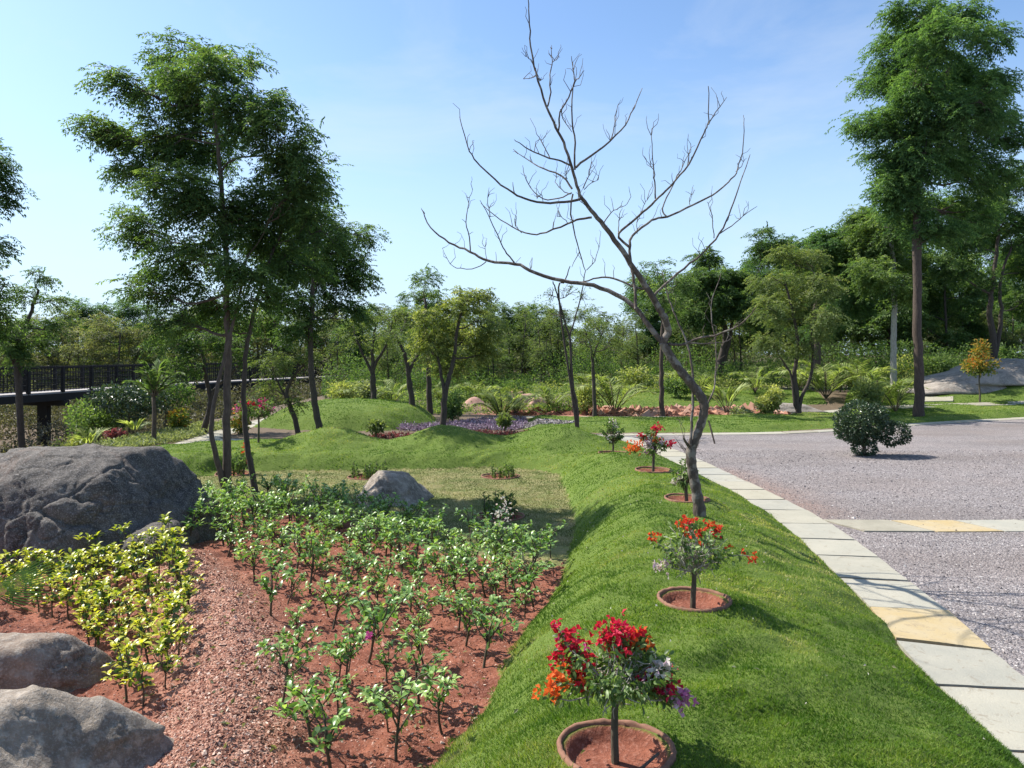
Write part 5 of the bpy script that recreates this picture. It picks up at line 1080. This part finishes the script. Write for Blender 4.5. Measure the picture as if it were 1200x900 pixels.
for nm, px, d, rx, rz, leaf, n, lb, th in [
    ('globe_bush', 900, 25.9, .5, .5, YGLEAF, 1500, 'light green globe shaped bush beside the red bank', .15), ('olive_bush', 1018, 26.2, .55, .55, OLLEAF, 1500, 'olive coloured bush directly behind the topiary shrub', .1),
    ('bright_bush', 1068, 40, 1.2, .8, YGLEAF, 1500, 'bright green bush left of the tall reddish trunk base', .1), ('variegated_bush', 1100, 36, 1.0, .75, MDLEAF, 1700, 'pale edged green bush right of the tall reddish trunk', .05), ('dark_bush', 1178, 38, 1.3, 1.0, DKLEAF, 1500, 'dark rounded bush behind the pale rock slab', .1),
    ('leafy_bush', 115, 21, .9, .62, MDLEAF, 2400, 'bushy green shrub growing in front of the footbridge pillar', .5), ('leafy_bush', 150, 20.5, 1.0, .68, TPLEAF, 2600, 'dark green bushy shrub left of the slender trunked palm', .35), ('leafy_bush', 95, 22.5, .8, .55, YGLEAF, 1500, 'yellow green shrub half hidden by the bushy green one before the footbridge', .5), ('leafy_bush', 195, 24, .8, .7, DKLEAF, 1500, 'low dark shrub below the footbridge right of the slender palm', .6),
    ('croton_bush', 208, 21, .32, .28, CRLEAF, 600, 'small orange red croton below the crooked tree', .05), ('croton_bush', 282, 20.5, .3, .35, CRLEAF, 500, 'reddish croton between the twin stems and the side path', .05), ('white_bush', 425, 26.3, .45, .4, PALEGR, 900, 'cream flowered bush on top of the large far mound', .05),
    ('standard_bush', 592, 19.9, .22, .18, OLLEAF, 500, 'small round headed shrub on a stem amid the crimson ground cover', .25), ('standard_bush', 441, 19.0, .22, .2, OLLEAF, 480, 'small dark shrub on the path behind the rear ridge', .2), ('low_bush', 530, 24.3, .4, .5, MDLEAF, 900, 'dark reddish green bush right of the yellow green tree trunk', .05),
    ('low_bush', 745, 33, .8, .5, YGLEAF, 1100, 'yellow green bush on the rear lawn above the red bank', .1), ('low_bush', 688, 26.9, .5, .5, YGLEAF, 900, 'yellow green shrub beside the slim tree on the far path', .05), ('low_bush', 985, 33, .8, .6, MDLEAF, 1000, 'green bush beneath the grey trunked tree', .05), ('low_bush', 795, 30.5, .6, .5, MDLEAF, 800, 'green bush behind the red bank beside the bare tree trunk', .05),
    ('low_bush', 400, 31, .8, .5, YGLEAF, 900, 'yellowish bush behind the left half of the large far mound', .05), ('red_bush', 132, 18.8, .3, .15, CRIMSON, 500, 'low plants with red leaves just above the boulder top', .02), ('grey_bush', 868, 25.9, .35, .16, PALEGR, 400, 'low grey green plant at the end of the red bank', .02)]:
    globe(nm, at(px, d), rx, rz, leaf, n, lb, .05 + .0028 * d, 'bush', th, seed=int(px))
b_ = at(1148, 28.8); r_ = globe('croton_tree', b_, .62, .42, CRLEAF, 1100, 'small tree with orange and green leaves on the lawn left of the pale rock', .12, 'small tree', .95, 5, lumps=13)
lv = Leaves(); n = 420; v = rdir(n); P = np.array([0.04, 0, 1.98]) + v * rng.uniform(.3, 1.15, n)[:, None] * np.array([.3, .3, .36]); lv.add(P, v + rdir(n) * .6, rdir(n), .12, .06, np.clip(rng.normal(.6, .2, n), 0, 1)); lv.build('upper_foliage', CRLEAF, r_)

def carpet(name, poly, n, hgt, leaf, size, label, cat='ground cover'):
    xs = [p[0] for p in poly]; ys = [p[1] for p in poly]; x = rng.uniform(min(xs), max(xs), n); y = rng.uniform(min(ys), max(ys), n); k = sdf(x, y, poly) > (vn(x * 4, y * 4, 9) - .5) * .3
    x, y = x[k], y[k]; m = len(x); lv = Leaves(); z = H(x, y) + hgt * rng.random(m) * (.6 + .8 * vn(x * 3, y * 3, 11)); lv.add(np.stack([x, y, z], 1), rdir(m, .6), rdir(m), size * rng.uniform(.7, 1.3, m), size * .5)
    return tag(lv.build(name, leaf, None), label, cat, None, 'stuff')
carpet('purple_ground_cover', [(-3.1, 20.9), (-1.2, 21.0), (.3, 21.5), (.5, 24.6), (-.9, 24.6), (-1.8, 22.8), (-3.2, 21.8)], 11000, .11, PURPLE, .08, 'purple leaved ground cover spreading behind the middle mound')
carpet('crimson_ground_cover', [(-.9, 19.0), (1.2, 19.1), (1.2, 19.95), (-1.0, 19.8)], 2600, .13, CRIMSON, .08, 'crimson leaved low edging plants along the path behind the ridge')
carpet('pale_ground_cover', [(-9.6, 17.4), (-8.4, 17.0), (-8.1, 19), (-8.2, 23), (-9.3, 23)], 9000, .12, PALEGR, .08, 'pale yellow green ground cover left of the side path')
carpet('red_edging', [(-3.6, 19.0), (-2.0, 19.0), (-2.0, 19.6), (-3.6, 19.6)], 900, .1, CRIMSON, .08, 'short reddish plants around the small dark shrub behind the ridge')
# leaning stake on the drive near the bare tree
s0 = G(838, 520); st = Boxes(); st.box((0, 0, -.03), (-.13, .1, .55), .03, .03); o = st.build('wooden_stake', BARK); o.location = tuple(map(float, s0)); tag(o, 'thin leaning wooden stake on the gravel just right of the bare tree trunk', 'stake')
T = Tubes(); gg = random.Random(1)
for i in range(26): T.add(curve3((0, 0, 0), (gg.uniform(-.3, .3), gg.uniform(-.2, .2), gg.uniform(.08, .34)), .2, 4, gg), np.linspace(.006, .003, 4), 4)
o = T.build('dry_twigs', BARKR); o.location = tuple(map(float, G(806, 530))); tag(o, 'little tangle of dry reddish twigs at the drive edge left of the bare trunk', 'dry twigs')
T = Tubes(); T.add([(-.09, -.12, .0), (.06, -.02, .06)], [.007, .006], 6); o = T.build('cut_stick', BARK); o.location = (.53, 3.08, Hs(.53, 3.08) + .035); tag(o, 'short cut stick lying in the nearest planting ring', 'stick')
# fallen petals on the lawn
n = 60; x = rng.uniform(.2, 2.6, n); y = rng.uniform(3.3, 9, n); lv = Leaves(); lv.add(np.stack([x, y, H(x, y) + .035], 1), rdir(n, .2), rdir(n), .018, .014, np.full(n, .05)); tag(lv.build('fallen_petals', FLOWER), 'tiny white fallen petals scattered on the green mound', 'petals', None, 'stuff')
n = 240; x = rng.uniform(-1, 4.5, n); y = rng.uniform(3.2, 16, n); k = look(SD['l1'], x, y) > .1; x, y = x[k], y[k]; m = len(x); lv = Leaves(); lv.add(np.stack([x, y, H(x, y) + .03], 1), rdir(m, .1, .3), rdir(m), .035 * rng.uniform(.6, 1.2, m), .018, rng.random(m)); tag(lv.build('dry_leaf_litter', DRLEAF), 'small dry leaves dropped on the grass of the mound', 'fallen leaves', None, 'stuff')
# fallen leaves and sticks on the bare soil
n = 260; y = rng.uniform(3.6, 7, n); x = rng.uniform(-2.6, .2, n); k = sdf(x, y, LAWN1) < -.05; x, y = x[k], y[k]; lv = Leaves(); m = len(x); lv.add(np.stack([x, y, H(x, y) + .012], 1), rdir(m, .1, .2), rdir(m), .04, .022, rng.random(m)); tag(lv.build('fallen_leaves', DRLEAF), 'dry fallen leaves scattered on the red soil of the bed', 'fallen leaves', None, 'stuff')
